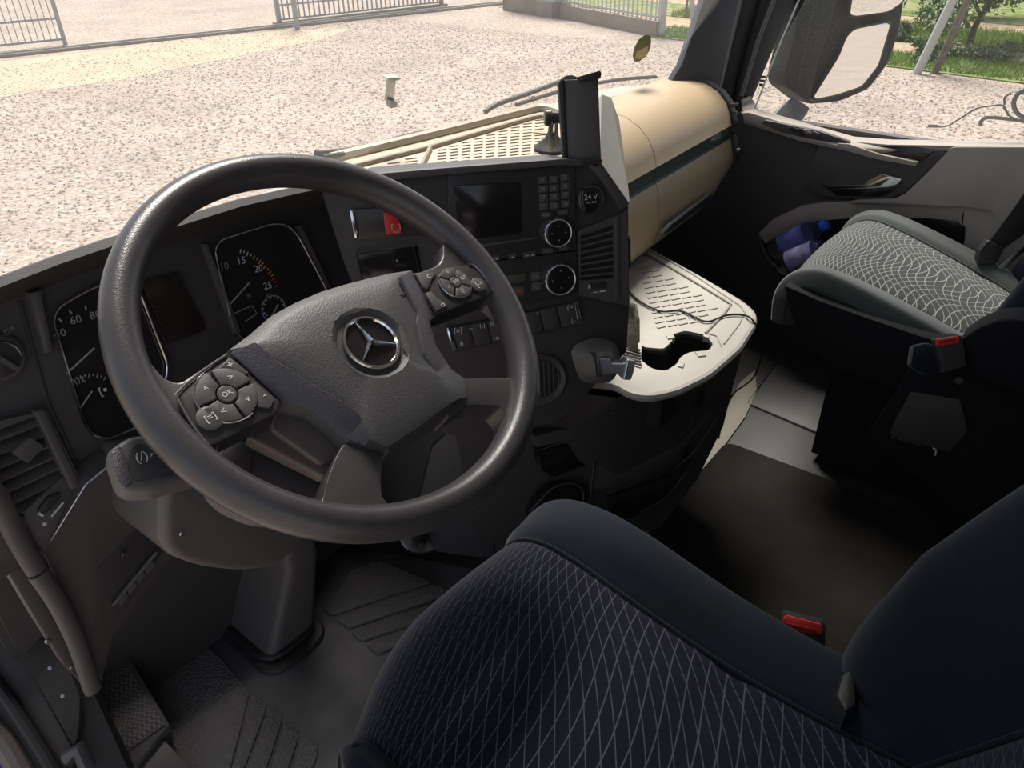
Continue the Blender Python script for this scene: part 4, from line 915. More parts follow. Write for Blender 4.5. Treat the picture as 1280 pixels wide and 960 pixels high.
slab('glovebox_slot', SMO, pf, GBn, [(828, 293), (840, 280), (888, 243), (892, 244), (889, 250), (838, 289)], d=.008, th=.008, bev=.001, rad=.003)
bm = bmesh.new(); box(bm, (.0, .95, .35), (1.06, 1.12, .68), .01); fin('inner_body', bm, BLK, pf)
for x0, y0_, x1 in ((.70, .98, .76),):
    bm = bmesh.new(); box(bm, (x0, .90, .02), (x1, .95, .50), .01); fin('lower_bracket', bm, mat('brown_black', (.035, .028, .026), .6), pf)
# right end vent, following the fascia end
ev = thing('end_vent', 'narrow black air vent at the passenger end of the beige dash', 'air vent', (1.08, .86, .52))
P_ = prof(1.055)[2:17]; bm = bmesh.new()
yc = .98
for x in (1.058, 1.090): pass
ringA = [Vector((1.058, a-.006, b+.003)) for a, b in P_]+[Vector((1.058, yc, P_[-1][1])), Vector((1.058, yc, P_[0][1]))]
loft(bm, [ringA, [p+Vector((.024, 0, 0)) for p in ringA], [p+Vector((.034, .015, 0)) for p in ringA]]); fin('housing', bm, BLK2, ev)
for i in range(6):
    z = .715-.022*i; bm = bmesh.new(); obox(bm, Vector((1.068, .868-.001*i, z-.012)), (Vector((1, 0, 0)), Vector((0, 1, -.3)).normalized(), Vector((0, .3, 1)).normalized()), (.018, .022, .007), .002)
    fin('slat', bm, SIL if i == 3 else BLK2, ev)
bm = bmesh.new(); lathe(bm, (1.07, .842, .58), (0, -1, 0), [(.010, 0), (.010, .008), (.008, .010)], 16); fin('vent_knob', bm, BLK2, ev)

# ================================================================ STORAGE CONSOLE
S = AX(2, .46)
con = thing('storage_console', 'black centre console with grey ribbed shelf and drawers facing the driver', 'console', (.15, .7, 0))
outer = [(720, 330), (782, 308), (806, 308), (828, 321), (870, 344), (926, 377), (942, 391), (941, 404), (922, 434), (884, 467), (845, 486), (812, 493), (790, 490), (770, 478), (720, 474)]
hole = [(802, 431), (806, 434), (830, 436), (841, 425), (840, 418), (856, 413), (880, 418), (892, 430), (886, 438), (862, 440), (851, 446), (846, 455), (832, 464), (815, 461), (801, 450)]
def plate(name, m, parent, pl, out, holes, d, th):
    bm = bmesh.new(); es = []
    for lp in [out]+holes:
        vs = [bm.verts.new(p) for p in lp]; es += [bm.edges.new((vs[i-1], vs[i])) for i in range(len(vs))]
    bmesh.ops.triangle_fill(bm, edges=es, use_beauty=True, use_dissolve=False, normal=pl.n)
    r = bmesh.ops.extrude_face_region(bm, geom=list(bm.faces)); bmesh.ops.translate(bm, verts=[e for e in r['geom'] if isinstance(e, bmesh.types.BMVert)], vec=-pl.n*th)
    return fin(name, bm, m, parent)
oP = rounded([S.px(*p) for p in outer], .02, 3); hP = rounded([S.px(*p) for p in hole], .008, 2)
plate('shelf', GRYT, con, S, oP, [hP], 0, .014)
bm = bmesh.new(); tube(bm, [p-Vector((0, 0, .007)) for p in oP], .0085, 8, closed=True); fin('shelf_edge', bm, GRYT, con)
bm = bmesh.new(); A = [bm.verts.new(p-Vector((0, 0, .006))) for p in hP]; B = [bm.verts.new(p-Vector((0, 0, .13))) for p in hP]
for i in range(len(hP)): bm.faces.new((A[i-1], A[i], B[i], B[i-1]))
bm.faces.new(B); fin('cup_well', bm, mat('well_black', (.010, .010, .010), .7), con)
for q in ([(833, 419), (842, 418), (844, 422), (835, 423)], [(869, 439), (879, 440), (883, 444), (873, 445)], [(849, 450), (856, 454), (854, 459), (847, 457)], [(797, 452), (803, 455), (801, 459), (794, 457)], [(880, 417), (888, 420), (886, 422), (879, 420)]):
    slab('grip_tab', GRYT, con, S, q, d=.003, th=.012, bev=.001)
bm = bmesh.new(); tube(bm, [S.px(*p, .002) for p in ((796, 315), (812, 319), (868, 352), (914, 380), (905, 392), (882, 416))], (.0022, .003), 6); fin('recess_edge', bm, GRYR, con)
bm = bmesh.new(); tube(bm, [S.px(*p, .001) for p in ((812, 312), (868, 344), (925, 382), (931, 390), (924, 405), (905, 430))], .0016, 6); tube(bm, [S.px(*p, .001) for p in ((882, 416), (896, 420), (902, 433))], .0014, 6); fin('seam_line', bm, GRYR, con)
bm = bmesh.new()
def inside(x, y, P_):
    c = False
    for (x1, y1), (x2, y2) in zip(P_, P_[1:]+P_[:1]):
        if (y1 > y) != (y2 > y) and x < (x2-x1)*(y-y1)/(y2-y1)+x1: c = not c
    return c
RG = [(796, 318), (902, 384), (876, 408), (850, 410), (800, 426)]
for i in range(8):
    for j in range(16):
        x, y = 800+i*17.5+j*1.9, 322+i*10.3+j*6.2
        if inside(x-5, y, RG) and inside(x+6, y, RG): dash_bar(bm, S, x, y, 10.5, .22, .0045)
fin('anti_slip_ribs', bm, GRYR, con, kind='stuff')
lv = [(.444, [(-.20, 1.12), (-.20, .95), (-.13, .80), (-.02, .56), (.06, .515), (.19, .475), (.395, .492), (.60, 1.0)]),
      (.36, [(-.20, 1.12), (-.20, .95), (-.13, .79), (-.01, .62), (.06, .565), (.19, .50), (.38, .492), (.58, 1.0)]),
      (.20, [(-.20, 1.12), (-.20, .94), (-.13, .79), (-.01, .65), (.06, .59), (.19, .53), (.345, .492), (.50, 1.0)]),
      (.10, [(-.20, 1.12), (-.20, .94), (-.13, .79), (-.01, .66), (.05, .61), (.15, .555), (.26, .50), (.42, 1.0)]),
      (.0, [(-.20, 1.12), (-.20, .94), (-.13, .79), (-.01, .67), (.04, .63), (.09, .59), (.16, .535), (.30, 1.0)])]
bm = bmesh.new(); loft(bm, [[Vector((x, y, z)) for x, y in r_] for z, r_ in lv], cap=False); fin('console_body', bm, BLK, con, smooth=30)
FP = PL((.06, .590, .20), (-.46, -.88, .12))
slab('upper_rail', BLK2, con, FP, [(668, 546), (740, 526), (800, 500), (850, 484), (872, 470), (905, 440), (908, 452), (872, 492), (830, 512), (742, 545), (672, 560)], d=.004, th=.03, bev=.004)
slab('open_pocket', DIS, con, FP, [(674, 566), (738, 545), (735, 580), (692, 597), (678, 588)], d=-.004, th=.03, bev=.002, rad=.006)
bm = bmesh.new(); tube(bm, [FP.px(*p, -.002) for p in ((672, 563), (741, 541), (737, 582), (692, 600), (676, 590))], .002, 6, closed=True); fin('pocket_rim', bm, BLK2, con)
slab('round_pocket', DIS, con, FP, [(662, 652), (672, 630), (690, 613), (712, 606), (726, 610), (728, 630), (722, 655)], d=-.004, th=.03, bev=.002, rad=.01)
bm = bmesh.new(); tube(bm, smoothline([FP.px(*p, -.002) for p in ((662, 640), (690, 611), (714, 604), (728, 612), (728, 630), (722, 650))], 4), .0024, 6); fin('pocket_rim', bm, PADL, con)
slab('drawer_front', BLK2, con, FP, [(744, 580), (800, 562), (850, 544), (880, 510), (889, 520), (862, 552), (838, 580), (800, 597), (740, 616)], d=.0, th=.02, bev=.003)
slab('drawer_front', BLK, con, FP, [(747, 550), (800, 532), (850, 512), (872, 500), (848, 540), (800, 558), (744, 575)], d=-.002, th=.02, bev=.003)
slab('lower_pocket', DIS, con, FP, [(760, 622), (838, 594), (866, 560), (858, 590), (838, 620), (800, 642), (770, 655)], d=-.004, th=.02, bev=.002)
bm = bmesh.new(); tube(bm, smoothline([FP.px(*p, .001) for p in ((845, 584), (866, 566), (884, 542), (896, 522))], 4), .0016, 6); tube(bm, smoothline([FP.px(*p, .001) for p in ((800, 640), (832, 622), (852, 598), (860, 588))], 4), .0014, 6); fin('trim_edge', bm, PADL, con)
bm = bmesh.new(); tube(bm, [FP.px(743, 576, .002), FP.px(736, 640, .002)], .002, 6); fin('front_seam', bm, SMO, con)
bm = bmesh.new(); tube(bm, smoothline([FP.px(*p, .008) for p in ((850, 544), (864, 528), (876, 506))], 4), .003, 6); fin('drawer_edge', bm, PADL, con)
slab('pale_tab', FLRB, con, FP, [(768, 501), (796, 505), (782, 513), (763, 518)], d=.05, th=.01, bev=.002)
slab('small_latch', BLK2, con, FP, [(684, 524), (706, 522), (700, 532), (690, 533)], d=.03, th=.008, bev=.002, rad=.003)
# driver-facing inner side, warm door light put into the upper panel's colour, with seams
SD = PL((-.165, .86, .25), (-.90, -.43, 0))
slab('inner_side_panel', HUBB if False else BLK2, con, PL((-.165, .86, .2), (-.72, -.69, .05)), [(540, 560), (600, 500), (665, 520), (662, 560), (628, 600), (618, 700), (545, 690), (520, 640)], d=.012, th=.03, bev=.003)
BS = PL((-.165, .86, .2), (-.72, -.69, .05))
slab('upper_side_panel', HUBB, con, BS, [(548, 500), (600, 506), (634, 520), (660, 505), (658, 548), (630, 560), (560, 538)], d=.016, th=.02, bev=.002)
slab('reflector_tab', HUBB, con, BS, [(656, 560), (664, 562), (660, 578), (653, 576)], d=.02, th=.01, bev=.001)
bm = bmesh.new(); tube(bm, [BS.px(618, 608, .013), BS.px(617, 690, .013)], .003, 6); tube(bm, [BS.px(545, 530, .017), BS.px(628, 552, .017)], .0015, 5); fin('side_seam', bm, SMO, con)
bm = bmesh.new(); poly(bm, [AX(2, .006).px(*p) for p in ((944, 462), (946, 488), (932, 520), (906, 556), (878, 602), (848, 648), (806, 668), (790, 668), (828, 640), (852, 610), (884, 560), (904, 520), (925, 478))], (0, 0, 1), .005, .001); label(fin('floor_trim', bm, FLRB), 'pale curved floor trim along the foot of the centre console', 'trim')

# folded papers stuffed between the tower and the shelf
pp_ = thing('paper_bundle', 'creased grey paper bundle wedged between the tower and the grey shelf', 'papers', S.px(792, 430))
for i, q in enumerate(([(780, 378), (796, 380), (800, 400), (800, 428), (782, 436)], [(782, 386), (792, 382), (797, 410), (798, 440), (786, 436)], [(784, 376), (795, 380), (794, 388), (783, 384)])):
    slab('paper_sheet', mat('grey_paper', (.30, .28, .25), .8, bump=('n', 60, .8, .004)), pp_, PL(S.px(790, 434)+Vector((0, 0, .03)), (-.4, -.75, .5)), q, d=.004*i+.01, th=.003, bev=.0008)
gg = thing('ribbed_grille', 'small dark ribbed grille at the shelf corner behind the gear handle', 'grille', S.px(788, 444))
for i in range(6):
    bm = bmesh.new(); tube(bm, [S.px(777+i*.6, 431+i*4.0, .004), S.px(800+i*.3, 438+i*3.6, .004)], .0024, 6); fin('grille_bar', bm, PADL, gg)

# charging cable over the shelf
SF = PL((.40, .49, .40), (-.80, -.60, 0))
cab = [S.px(*p, .004) for p in ((783, 361), (800, 377), (826, 389), (852, 389), (882, 402), (908, 394), (930, 394), (942, 402))]+[SF.px(*p, .02) for p in ((952, 428), (950, 452), (940, 474), (915, 494), (905, 520), (898, 548))]
bm = bmesh.new(); tube(bm, smoothline(cab, 6), .0022, 6); label(fin('charging_cable', bm, RUBR), 'thin black cable lying across the grey shelf and hanging over its edge', 'cable')

# ================================================================ PHONE HOLDER, WINDSCREEN ITEMS
HGREY = mat('holder_grey', (.10, .092, .095), .5)
PH = PL(AX(1, .645).px(728, 150), (-.70, -.66, .28))
ph = thing('phone_holder', 'tall black phone holder on a suction cup at the dash corner', 'phone holder', AX(1, .70).px(728, 205))
slab('back_plate', HGREY, ph, PH, [(700, 102), (706, 94), (716, 93), (724, 97), (748, 96), (752, 205), (712, 206), (704, 200)], d=0, th=.014, bev=.003, rad=.004)
slab('pad', HGREY, ph, PH, [(704, 100), (746, 98), (750, 202), (710, 203)], d=.002, th=.004, bev=.0008)
slab('side_rail', RUBR, ph, PH, [(698, 104), (702, 98), (706, 100), (710, 202), (704, 200)], d=.006, th=.014, bev=.002)
slab('top_jaw', SMO, ph, PH, [(722, 96), (740, 91), (750, 88), (752, 91), (751, 98), (726, 101)], d=.012, th=.022, bev=.003, rad=.002)
slab('bottom_jaw', SMO, ph, PH, [(706, 200), (752, 198), (754, 203), (740, 206), (722, 208), (710, 208)], d=.012, th=.024, bev=.003, rad=.003)
bc = AX(1, .70).px(690, 147); bm = bmesh.new(); lathe(bm, bc, PH.u*-1, [(.009, -.014), (.010, 0), (.0125, .002), (.0125, .010), (.010, .012)], 20); fin('ball_joint', bm, SMO, ph)
sc = T.px(687, 193)
bm = bmesh.new(); sc = T.px(690, 187, .03); tube(bm, [bc, bc.lerp(sc, .5)+Vector((-.006, 0, 0)), sc], .004, 8); tube(bm, [bc+Vector((.012, 0, .005)), sc+Vector((.012, 0, 0))], .003, 8); fin('arm', bm, RUBR, ph)
cb = T.px(690, 187, .001); bm = bmesh.new(); lathe(bm, cb, (0, 0, 1), [(.034, 0), (.034, .005), (.026, .012), (.014, .022), (.008, .034)], 28); fin('suction_cup', bm, RUBR, ph)

def wpt(x, y, off=0):
    """point where a sight line meets the curved windscreen (iterated)"""
    yy = 1.0
    for _ in range(12):
        p = AX(1, yy).px(x, y); yy = wsy(p.x, p.z)+off
    return AX(1, yy).px(x, y)
WN = Vector((0, -1, -.40)).normalized()
bk = PL(wpt(490, 115, -.004), -WN if WN.y > 0 else WN)
br = thing('glass_bracket', 'small silver mounting bracket stuck on the windscreen above the wheel', 'bracket', bk.o)
slab('bracket_bar', SIL, br, bk, [(486, 100), (495, 99), (493, 126), (483, 126)], d=.003, th=.005, bev=.0008)
slab('bracket_top', WHI, br, bk, [(484, 98), (500, 97), (502, 99), (490, 103)], d=.012, th=.012, bev=.001)
slab('bracket_foot', GALV, br, bk, [(488, 126), (497, 127), (497, 134), (489, 136)], d=.010, th=.012, bev=.001)
stp = PL(wpt(803, 60, -.003), WN)
stk_ = thing('windscreen_sticker', 'round olive and cream sticker on the right part of the windscreen', 'sticker', stp.o)
e_ = [(814, 50), (813, 44), (807, 43), (799, 49), (793, 60), (791, 70), (793, 77), (799, 77), (808, 70), (813, 60)]
slab('sticker_disc', mat('sticker_olive', (.12, .13, .055), .5), stk_, stp, e_, th=.0008, bev=0, rad=.004)
slab('sticker_band', mat('sticker_cream', (.45, .36, .20), .5), stk_, stp, [(796, 64), (811, 57), (809, 68), (800, 74), (794, 72)], d=.0006, th=.0008, bev=0)
# wipers outside the glass
def wiper(lab, arm, blade, bl2):
    t = thing('wiper', lab, 'wiper', wpt(*arm[0], .03))
    bm = bmesh.new(); tube(bm, smoothline([wpt(x, y, .035) for x, y in arm], 4), .006, 8); fin('arm', bm, RUBR, t)
    bm = bmesh.new(); tube(bm, smoothline([wpt(x, y, .018) for x, y in blade], 4), (.005, .004), 8); fin('blade', bm, RUBR, t)
    for f in (.2, .5, .8):
        p = [wpt(x, y, .018) for x, y in blade]; q = [wpt(x, y, .035) for x, y in bl2]; i = min(int(f*(len(p)-1)), len(p)-2)
        bm = bmesh.new(); tube(bm, [p[i].lerp(p[i+1], .5), q[min(i, len(q)-2)].lerp(q[min(i, len(q)-2)+1], .5)], .004, 6); fin('blade_bracket', bm, RUBR, t)
wiper('black windscreen wiper rising behind the phone holder', [(606, 140), (622, 130), (660, 117), (700, 102)], [(645, 131), (690, 117), (735, 106), (780, 99), (820, 96)], [(640, 132), (690, 112), (735, 103), (790, 98)])
wiper('black windscreen wiper lying low behind the wheel rim', [(395, 192), (420, 190), (460, 184), (490, 176)], [(404, 196), (440, 190), (500, 172), (536, 164)], [(410, 192), (440, 188), (500, 171), (520, 166)])
# scuttle visible through the wheel slit
bm = bmesh.new(); surf(bm, lambda s, t: Vector((-.93+2.0*s, wsy(-.93+2.0*s, .72)+.02+.16*t, .735-.03*t)), 16, 2); label(fin('scuttle_panel', bm, mat('grey_green_paint', (.30, .32, .28), .5)), 'pale grey outer scuttle panel just beyond the foot of the windscreen', 'panel')

# ================================================================ PASSENGER DOOR
DX = AX(0, 1.115)
door = thing('door_1', 'passenger door with beige lower panel, black upper insert and chrome handle', 'door', (1.13, .35, .1)); door['kind'] = 'structure'
slab('black_panel', BLK2, door, DX, [(925, 140), (945, 148), (1060, 180), (1290, 186), (1290, 520), (1180, 560), (1060, 520), (930, 430), (870, 400), (880, 240), (905, 205)], d=-.02, th=.012, bev=.003)
slab('sill_ledge', DOORB, door, DX, [(926, 141), (936, 140), (1000, 159), (1060, 176), (1110, 180), (1290, 183), (1290, 194), (1192, 190), (1060, 186), (1010, 176), (930, 152)], d=.02, th=.05, bev=.006)
slab('sill_top', DOORB, door, PL(DX.px(1100, 183, .02), (-.5, 0, .866)), [(926, 124), (938, 119), (958, 150), (1000, 158), (1060, 174), (1120, 180), (1290, 181), (1290, 193), (1190, 190), (1060, 185), (1000, 172), (930, 150)], th=.012, bev=.003)
slab('beige_panel', DOORB, door, DX, [(1190, 184), (1290, 184), (1290, 330), (1262, 300), (1238, 262), (1200, 258), (1060, 253), (1075, 250), (1118, 249), (1132, 242), (1160, 215)], d=.024, th=.04, bev=.005, rad=.008)
slab('rear_panel', DOORB, door, DX, [(1206, 256), (1290, 256), (1290, 420), (1216, 346), (1196, 336), (1206, 300), (1207, 284), (1200, 276)], d=.006, th=.02, bev=.003, rad=.008)
slab('pocket_wall', DOORB, door, DX, [(948, 292), (965, 275), (1000, 259), (1030, 253), (1060, 252), (1206, 257), (1204, 284), (1197, 276), (1160, 273), (1060, 273), (1012, 277), (985, 287), (957, 305)], d=.006, th=.02, bev=.003, rad=.004)
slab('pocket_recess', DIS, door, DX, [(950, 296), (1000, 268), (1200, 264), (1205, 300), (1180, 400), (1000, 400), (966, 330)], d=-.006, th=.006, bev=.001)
slab('switch_plate', BLK2, door, DX, [(951, 154), (956, 150), (1024, 164), (1062, 177), (1048, 181), (1020, 176), (975, 165)], d=.030, th=.012, bev=.002)
for q, m in (([(985, 160), (990, 158), (996, 161), (992, 166)], SMO), ([(994, 162), (999, 160), (1006, 163), (1002, 170)], SMO), ([(1000, 163), (1008, 161), (1014, 166), (1008, 171)], SIL), ([(1011, 167), (1017, 164), (1025, 168), (1020, 174)], BLK2)):
    slab('window_switch', m, door, DX, q, d=.036, th=.008, bev=.0015)
slab('armrest_insert', BLK2, door, DX, [(1024, 180), (1060, 182), (1178, 188), (1186, 192), (1160, 214), (1134, 239), (1118, 247), (1080, 249), (1030, 246), (1000, 235)], d=.018, th=.04, bev=.005, rad=.006)
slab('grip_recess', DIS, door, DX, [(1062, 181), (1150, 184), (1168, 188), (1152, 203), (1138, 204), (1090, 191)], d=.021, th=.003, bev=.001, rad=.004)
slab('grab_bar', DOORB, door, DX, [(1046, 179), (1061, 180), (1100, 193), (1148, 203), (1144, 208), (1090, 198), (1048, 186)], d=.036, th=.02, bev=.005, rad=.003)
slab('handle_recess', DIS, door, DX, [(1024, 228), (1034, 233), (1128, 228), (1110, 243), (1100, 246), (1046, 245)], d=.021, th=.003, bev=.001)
slab('chrome_handle', CHR, door, DX, [(1034, 232.5), (1078, 232), (1084, 226), (1102, 217.5), (1127, 224), (1122, 230), (1112, 234), (1080, 236), (1036, 236)], d=.032, th=.012, bev=.002, rad=.002)
bm = bmesh.new(); box(bm, (1.10, -.25, .0), (1.15, .165, .685), .01); fin('rear_extension', bm, DOORB, door)
# pocket lip, where the panel edge curls in at the front
bm = bmesh.new(); tube(bm, smoothline([DX.px(*p, .0) for p in ((949, 292), (954, 312), (966, 330), (985, 344))], 4), .005, 8); fin('pocket_edge', bm, BLK2, door)

def bottle(lab, ax, bx, cap, lblm):
    """PET bottle lying in the door pocket between two points"""
    A_, B_ = Vector(ax), Vector(bx); d = (B_-A_).normalized(); L = (B_-A_).length
    t = thing('water_bottle', lab, 'bottle', A_, None)
    pr = [(.0, 0), (.028, .002), (.032, .01)]
    for i in range(9): pr += [(.032, .02+i*.017), (.0295, .028+i*.017)]
    pr += [(.031, .175), (.024, .20), (.014, .22), (.012, .235)]
    pr = [(r, h*L/.26) for r, h in pr]
    bm = bmesh.new(); lathe(bm, A_, d, pr, 20); fin('bottle_body', bm, PET, t)
    bm = bmesh.new(); lathe(bm, A_, d, [(.0325, .05*L/.26), (.033, .055), (.033, .105), (.0325, .11)], 20); fin('paper_label', bm, lblm, t)
    bm = bmesh.new(); lathe(bm, A_, d, [(.0145, L*.88), (.015, L*.89), (.015, L*.97), (.013, L*.98)], 20); fin('cap', bm, mat('blue_cap', (.02, .14, .75), .35), t)
LB1 = mat('label_blue_violet', (.13, .13, .42), .5, noise=(25, .6)); LB2 = mat('label_pale_violet', (.30, .28, .52), .5, noise=(30, .5))
PXa = AX(0, 1.06)
bottle('upper clear water bottle with blue cap lying in the passenger door pocket', PXa.px(966, 312), PXa.px(1036, 279), 1, LB1)
bottle('lower clear water bottle with pale violet label in the passenger door pocket', AX(0, 1.03).px(974, 331), AX(0, 1.03).px(1046, 304), 1, LB2)

# ---------------------------------------------------------------- wing mirror outside
MX = PL((1.42, .78, .80), (-.62, -.78, .07))
mir = thing('wing_mirror', 'large grey wing mirror with two glasses outside the passenger window', 'mirror', MX.px(980, 140))
slab('housing', mat('mirror_grey', (.03, .037, .04), .6, spec=.2), mir, MX, [(1012, -60), (1150, -60), (1132, 0), (1126, 40), (1112, 80), (1088, 112), (1050, 128), (1012, 131), (1000, 122), (982, 108), (982, 92), (1000, 30)], d=-.02, th=.10, bev=.025, rad=.02, seg=4)
slab('arm_column', mat('mirror_column', (.024, .031, .035), .6, spec=.2), mir, MX, [(1010, -60), (1052, -60), (1046, 0), (1020, 90), (1012, 128), (1000, 120), (982, 108), (982, 92), (998, 30)], d=.012, th=.06, bev=.014, rad=.01, seg=3)
bm = bmesh.new(); tube(bm, [MX.px(1030, -60, .013), MX.px(1010, 40, .013), MX.px(994, 120, .013)], .0014, 5); fin('housing_seam', bm, SMO, mir)
MIRR = mat('mirror_glass', (.92, .93, .92), .01, 1)
def mglass(name, pix, d=.0, MX=MX):
    g = slab(name, SMO, mir, MX, pix, d=d, th=.012, bev=.002, rad=.02)
    c = (sum(p[0] for p in pix)/len(pix), sum(p[1] for p in pix)/len(pix))
    slab('mirror_pane', MIRR, g, MX, [(c[0]+(x-c[0])*.93, c[1]+(y-c[1])*.93) for x, y in pix], d=d+.001, th=.003, bev=0, rad=.015)
mglass('lower_glass_frame', [(1014, 124), (1017, 127), (1045, 121), (1078, 110), (1100, 82), (1116, 28), (1112, 25), (1068, 34), (1058, 44), (1048, 70)])
mglass('upper_glass_frame', [(1060, 20), (1068, 22), (1112, 16), (1132, 2), (1146, -60), (1072, -60)], MX=PL((1.42, .78, .80), (-.62, -.78, .0)))
slab('base_foot', mat('mirror_foot', (.12, .12, .125), .5), mir, PL((1.30, .80, .66), (-.45, -.6, .66)), [(964, 146), (976, 132), (992, 120), (1014, 134), (1004, 150), (994, 168), (978, 166)], th=.05, bev=.01, rad=.01, seg=3)

# swirl decal on the passenger window
DW = AX(0, 1.146)
dc = thing('window_decal', 'grey curling line decal at the right edge of the passenger window', 'decal', DW.px(1240, 140))
GD = mat('decal_grey', (.48, .47, .45), .5)
for pts, w in (([(1162, 157), (1182, 158), (1200, 148), (1220, 136), (1240, 132), (1254, 132), (1262, 145), (1282, 152)], .0022), ([(1226, 158), (1226, 152), (1234, 147), (1252, 148), (1268, 150), (1284, 152)], .0042), ([(1256, 131), (1256, 122), (1264, 116)], .0026),
               ([(1284, 112), (1272, 118), (1267, 130), (1272, 142), (1284, 149)], .005), ([(1254, 134), (1266, 148), (1284, 150)], .002), ([(1160, 157.5), (1172, 157.8)], .004)):
    bm = bmesh.new(); tube(bm, smoothline([DW.px(*p) for p in pts], 5), (.0012, w), 8, flat=(-1, 0, 0)); fin('decal_line', bm, GD, dc)
# faint etched marks low on the quarter glass
bm = bmesh.new()
for i, (x, y) in enumerate(((954, 96), (953, 101), (952, 106))): obox(bm, DW.px(x, y), (Vector((1, 0, 0)), Vector((0, 1, 0)), Vector((0, 0, 1))), (.001, .014, .006))
label(fin('glass_marking', bm, SMO), 'small dark printed mark on the glass beside the windscreen pillar', 'marking')

# ================================================================ SEATS
def interp(tab, x):
    for (a, b), (c, d) in zip(tab, tab[1:]):
        if x <= c:
            f = (x-a)/(c-a) if c > a else 0
            f = max(0, f); return b+(d-b)*f
    return tab[-1][1]
def catmull(tab, f):
    n = len(tab)-1; i = min(int(f*n), n-1); t = f*n-i
    p = [Vector((*tab[max(0, min(n, i+k))], 0)) for k in (-1, 0, 1, 2)]
    v = .5*((2*p[1])+(-p[0]+p[2])*t+(2*p[0]-5*p[1]+4*p[2]-p[3])*t*t+(-p[0]+3*p[1]-3*p[2]+p[3])*t**3)
    return v.x, v.y
def cushion(root, nm, cx, line, wi, wo, B, side, mi, mb, taper=lambda t: 1.0, uvs=1.0, bumps=None, lag=0):
    """padded surface swept along line [(y,z)]; flat insert between two raised bolsters. side = depth of the flanks"""
    L = [0]
    pts = [catmull(line, i/80) for i in range(81)]
    for a, b in zip(pts, pts[1:]): L.append(L[-1]+hypot(b[0]-a[0], b[1]-a[1]))
    def base(t):
        y, z = catmull(line, t); e = .004; y1, z1 = catmull(line, max(0, t-e)); y2, z2 = catmull(line, min(1, t+e))
        d = Vector((0, y2-y1, z2-z1)).normalized(); return Vector((cx, y, z)), Vector((0, -d.z, d.y)) if d.y > 0 or True else None
    def nrm(t):
        p, n = base(t); return p, n
    def ins(s, t):
        p, n = nrm(t); k = taper(t); x = (s*2-1)*wi*k
        dome = .010*(1-(s*2-1)**2)-.004*(abs(s*2-1) > .97)
        if bumps: dome += bumps(s, t)
        return p+Vector((x, -lag*max(0, -x/wi)**1.6*min(1, max(0, (t-.35)/.4)), 0))+n*dome
    bm = bmesh.new(); surf(bm, ins, 36, 48, uvf=lambda s, t: ((s*2-1)*wi*uvs, t*L[-1]*uvs)); o = fin(nm+'_insert', bm, mi, root, smooth=70)
    for sg, lab in ((-1, None), (1, None)):
        def bol(s, t, sg=sg):
            p, n = nrm(t); b = B(t); w = (wo(t, sg) if wo.__code__.co_argcount > 1 else wo(t)) if callable(wo) else wo; k = wi*taper(t)
            x, h = catmull([(k-.002, -.006), (k+.012, .008), (k+(w-k)*.38, b*.85), (k+(w-k)*.7, b), (w-.008, b*.62), (w+.004, -.02), (w, -side*.5), (w-.012, -side), (w-.03, -side)], s)
            return p+Vector((sg*x, -lag*max(0, -sg*x/wi)**1.6*min(1, max(0, (t-.35)/.4)), 0))+n*h
        bm = bmesh.new(); surf(bm, bol, 36, 48); fin(nm+'_bolster', bm, mb, root, smooth=70)
    # piping along the seams
    for sg in (-1, 1):
        bm = bmesh.new(); tube(bm, [nrm(i/48)[0]+Vector((sg*wi*taper(i/48), -lag*max(0, -sg)*min(1, max(0, (i/48-.35)/.4)), 0))+nrm(i/48)[1]*.001 for i in range(49)], .0022, 6); fin('seam_piping', bm, mb, root)
    # closing underside
    bm = bmesh.new()
    def und(s, t):
        p, n = nrm(t); w = wo(t) if callable(wo) else wo; return p+Vector(((s*2-1)*(w-.012), 0, 0))-n*side*.97
    surf(bm, und, 4, 24); fin(nm+'_shell', bm, VELS, root, smooth=70)

cushion_cx = -.606
ds = thing('truck_seat', 'large dark navy driver seat in velour with a wavy-lined woven insert', 'seat', (-.62, .1, 0))
# normals: line runs from rear to front, so n points up; for the backrest it runs top to bottom
cushion(ds, 'cushion', cushion_cx, [(-.06, .475), (.05, .468), (.16, .472), (.27, .490), (.36, .508), (.42, .508), (.462, .482), (.478, .44), (.474, .39)], .161,
        lambda t, sg=1: (.252 - .04*max(0, t-.5)) if sg > 0 else .266-.085*min(1, max(0, (t-.35)/.4)), lambda t: .030*min(1, .35+t*1.6)*(1-.95*min(1, max(0, (t-.42)/.42)))+.004, .10, FABD, VEL,
        lag=.05, bumps=lambda s, t: -.006*math.exp(-((t-.24)/.018)**2))
cushion(ds, 'backrest', -.615, [(-.36, 1.10), (-.25, .90), (-.155, .72), (-.10, .60), (-.05, .50), (-.02, .44)], .165, .30, lambda t: .135*min(1, .6+t)*(1-.35*max(0, (t-.6)/.4)), .10, FABD, VEL)
bm = bmesh.new(); box(bm, (-.84, -.25, 0), (-.40, .34, .37), .03); fin('seat_base', bm, VELS, ds)
slab('seat_gap_trim', RUBR, ds, AX(2, .50), [(1045, 868), (1052, 842), (1070, 830), (1072, 880), (1058, 890)], th=.05, bev=.006)
ps = thing('truck_seat', 'grey-green passenger seat with pale wavy-lined insert and side skirt blackened as shade', 'seat', (.80, .1, 0))
cushion(ps, 'cushion', .795, [(-.06, .385), (.05, .392), (.16, .430), (.28, .468), (.37, .492), (.43, .498), (.475, .475), (.495, .43), (.492, .37)], .182,
        lambda t: .240, lambda t: .010+.010*(1-t), .05, FABP, VELP, taper=lambda t: .82+.18*min(1, t*1.5), bumps=lambda s, t: -.004*math.exp(-((t-.25)/.02)**2))
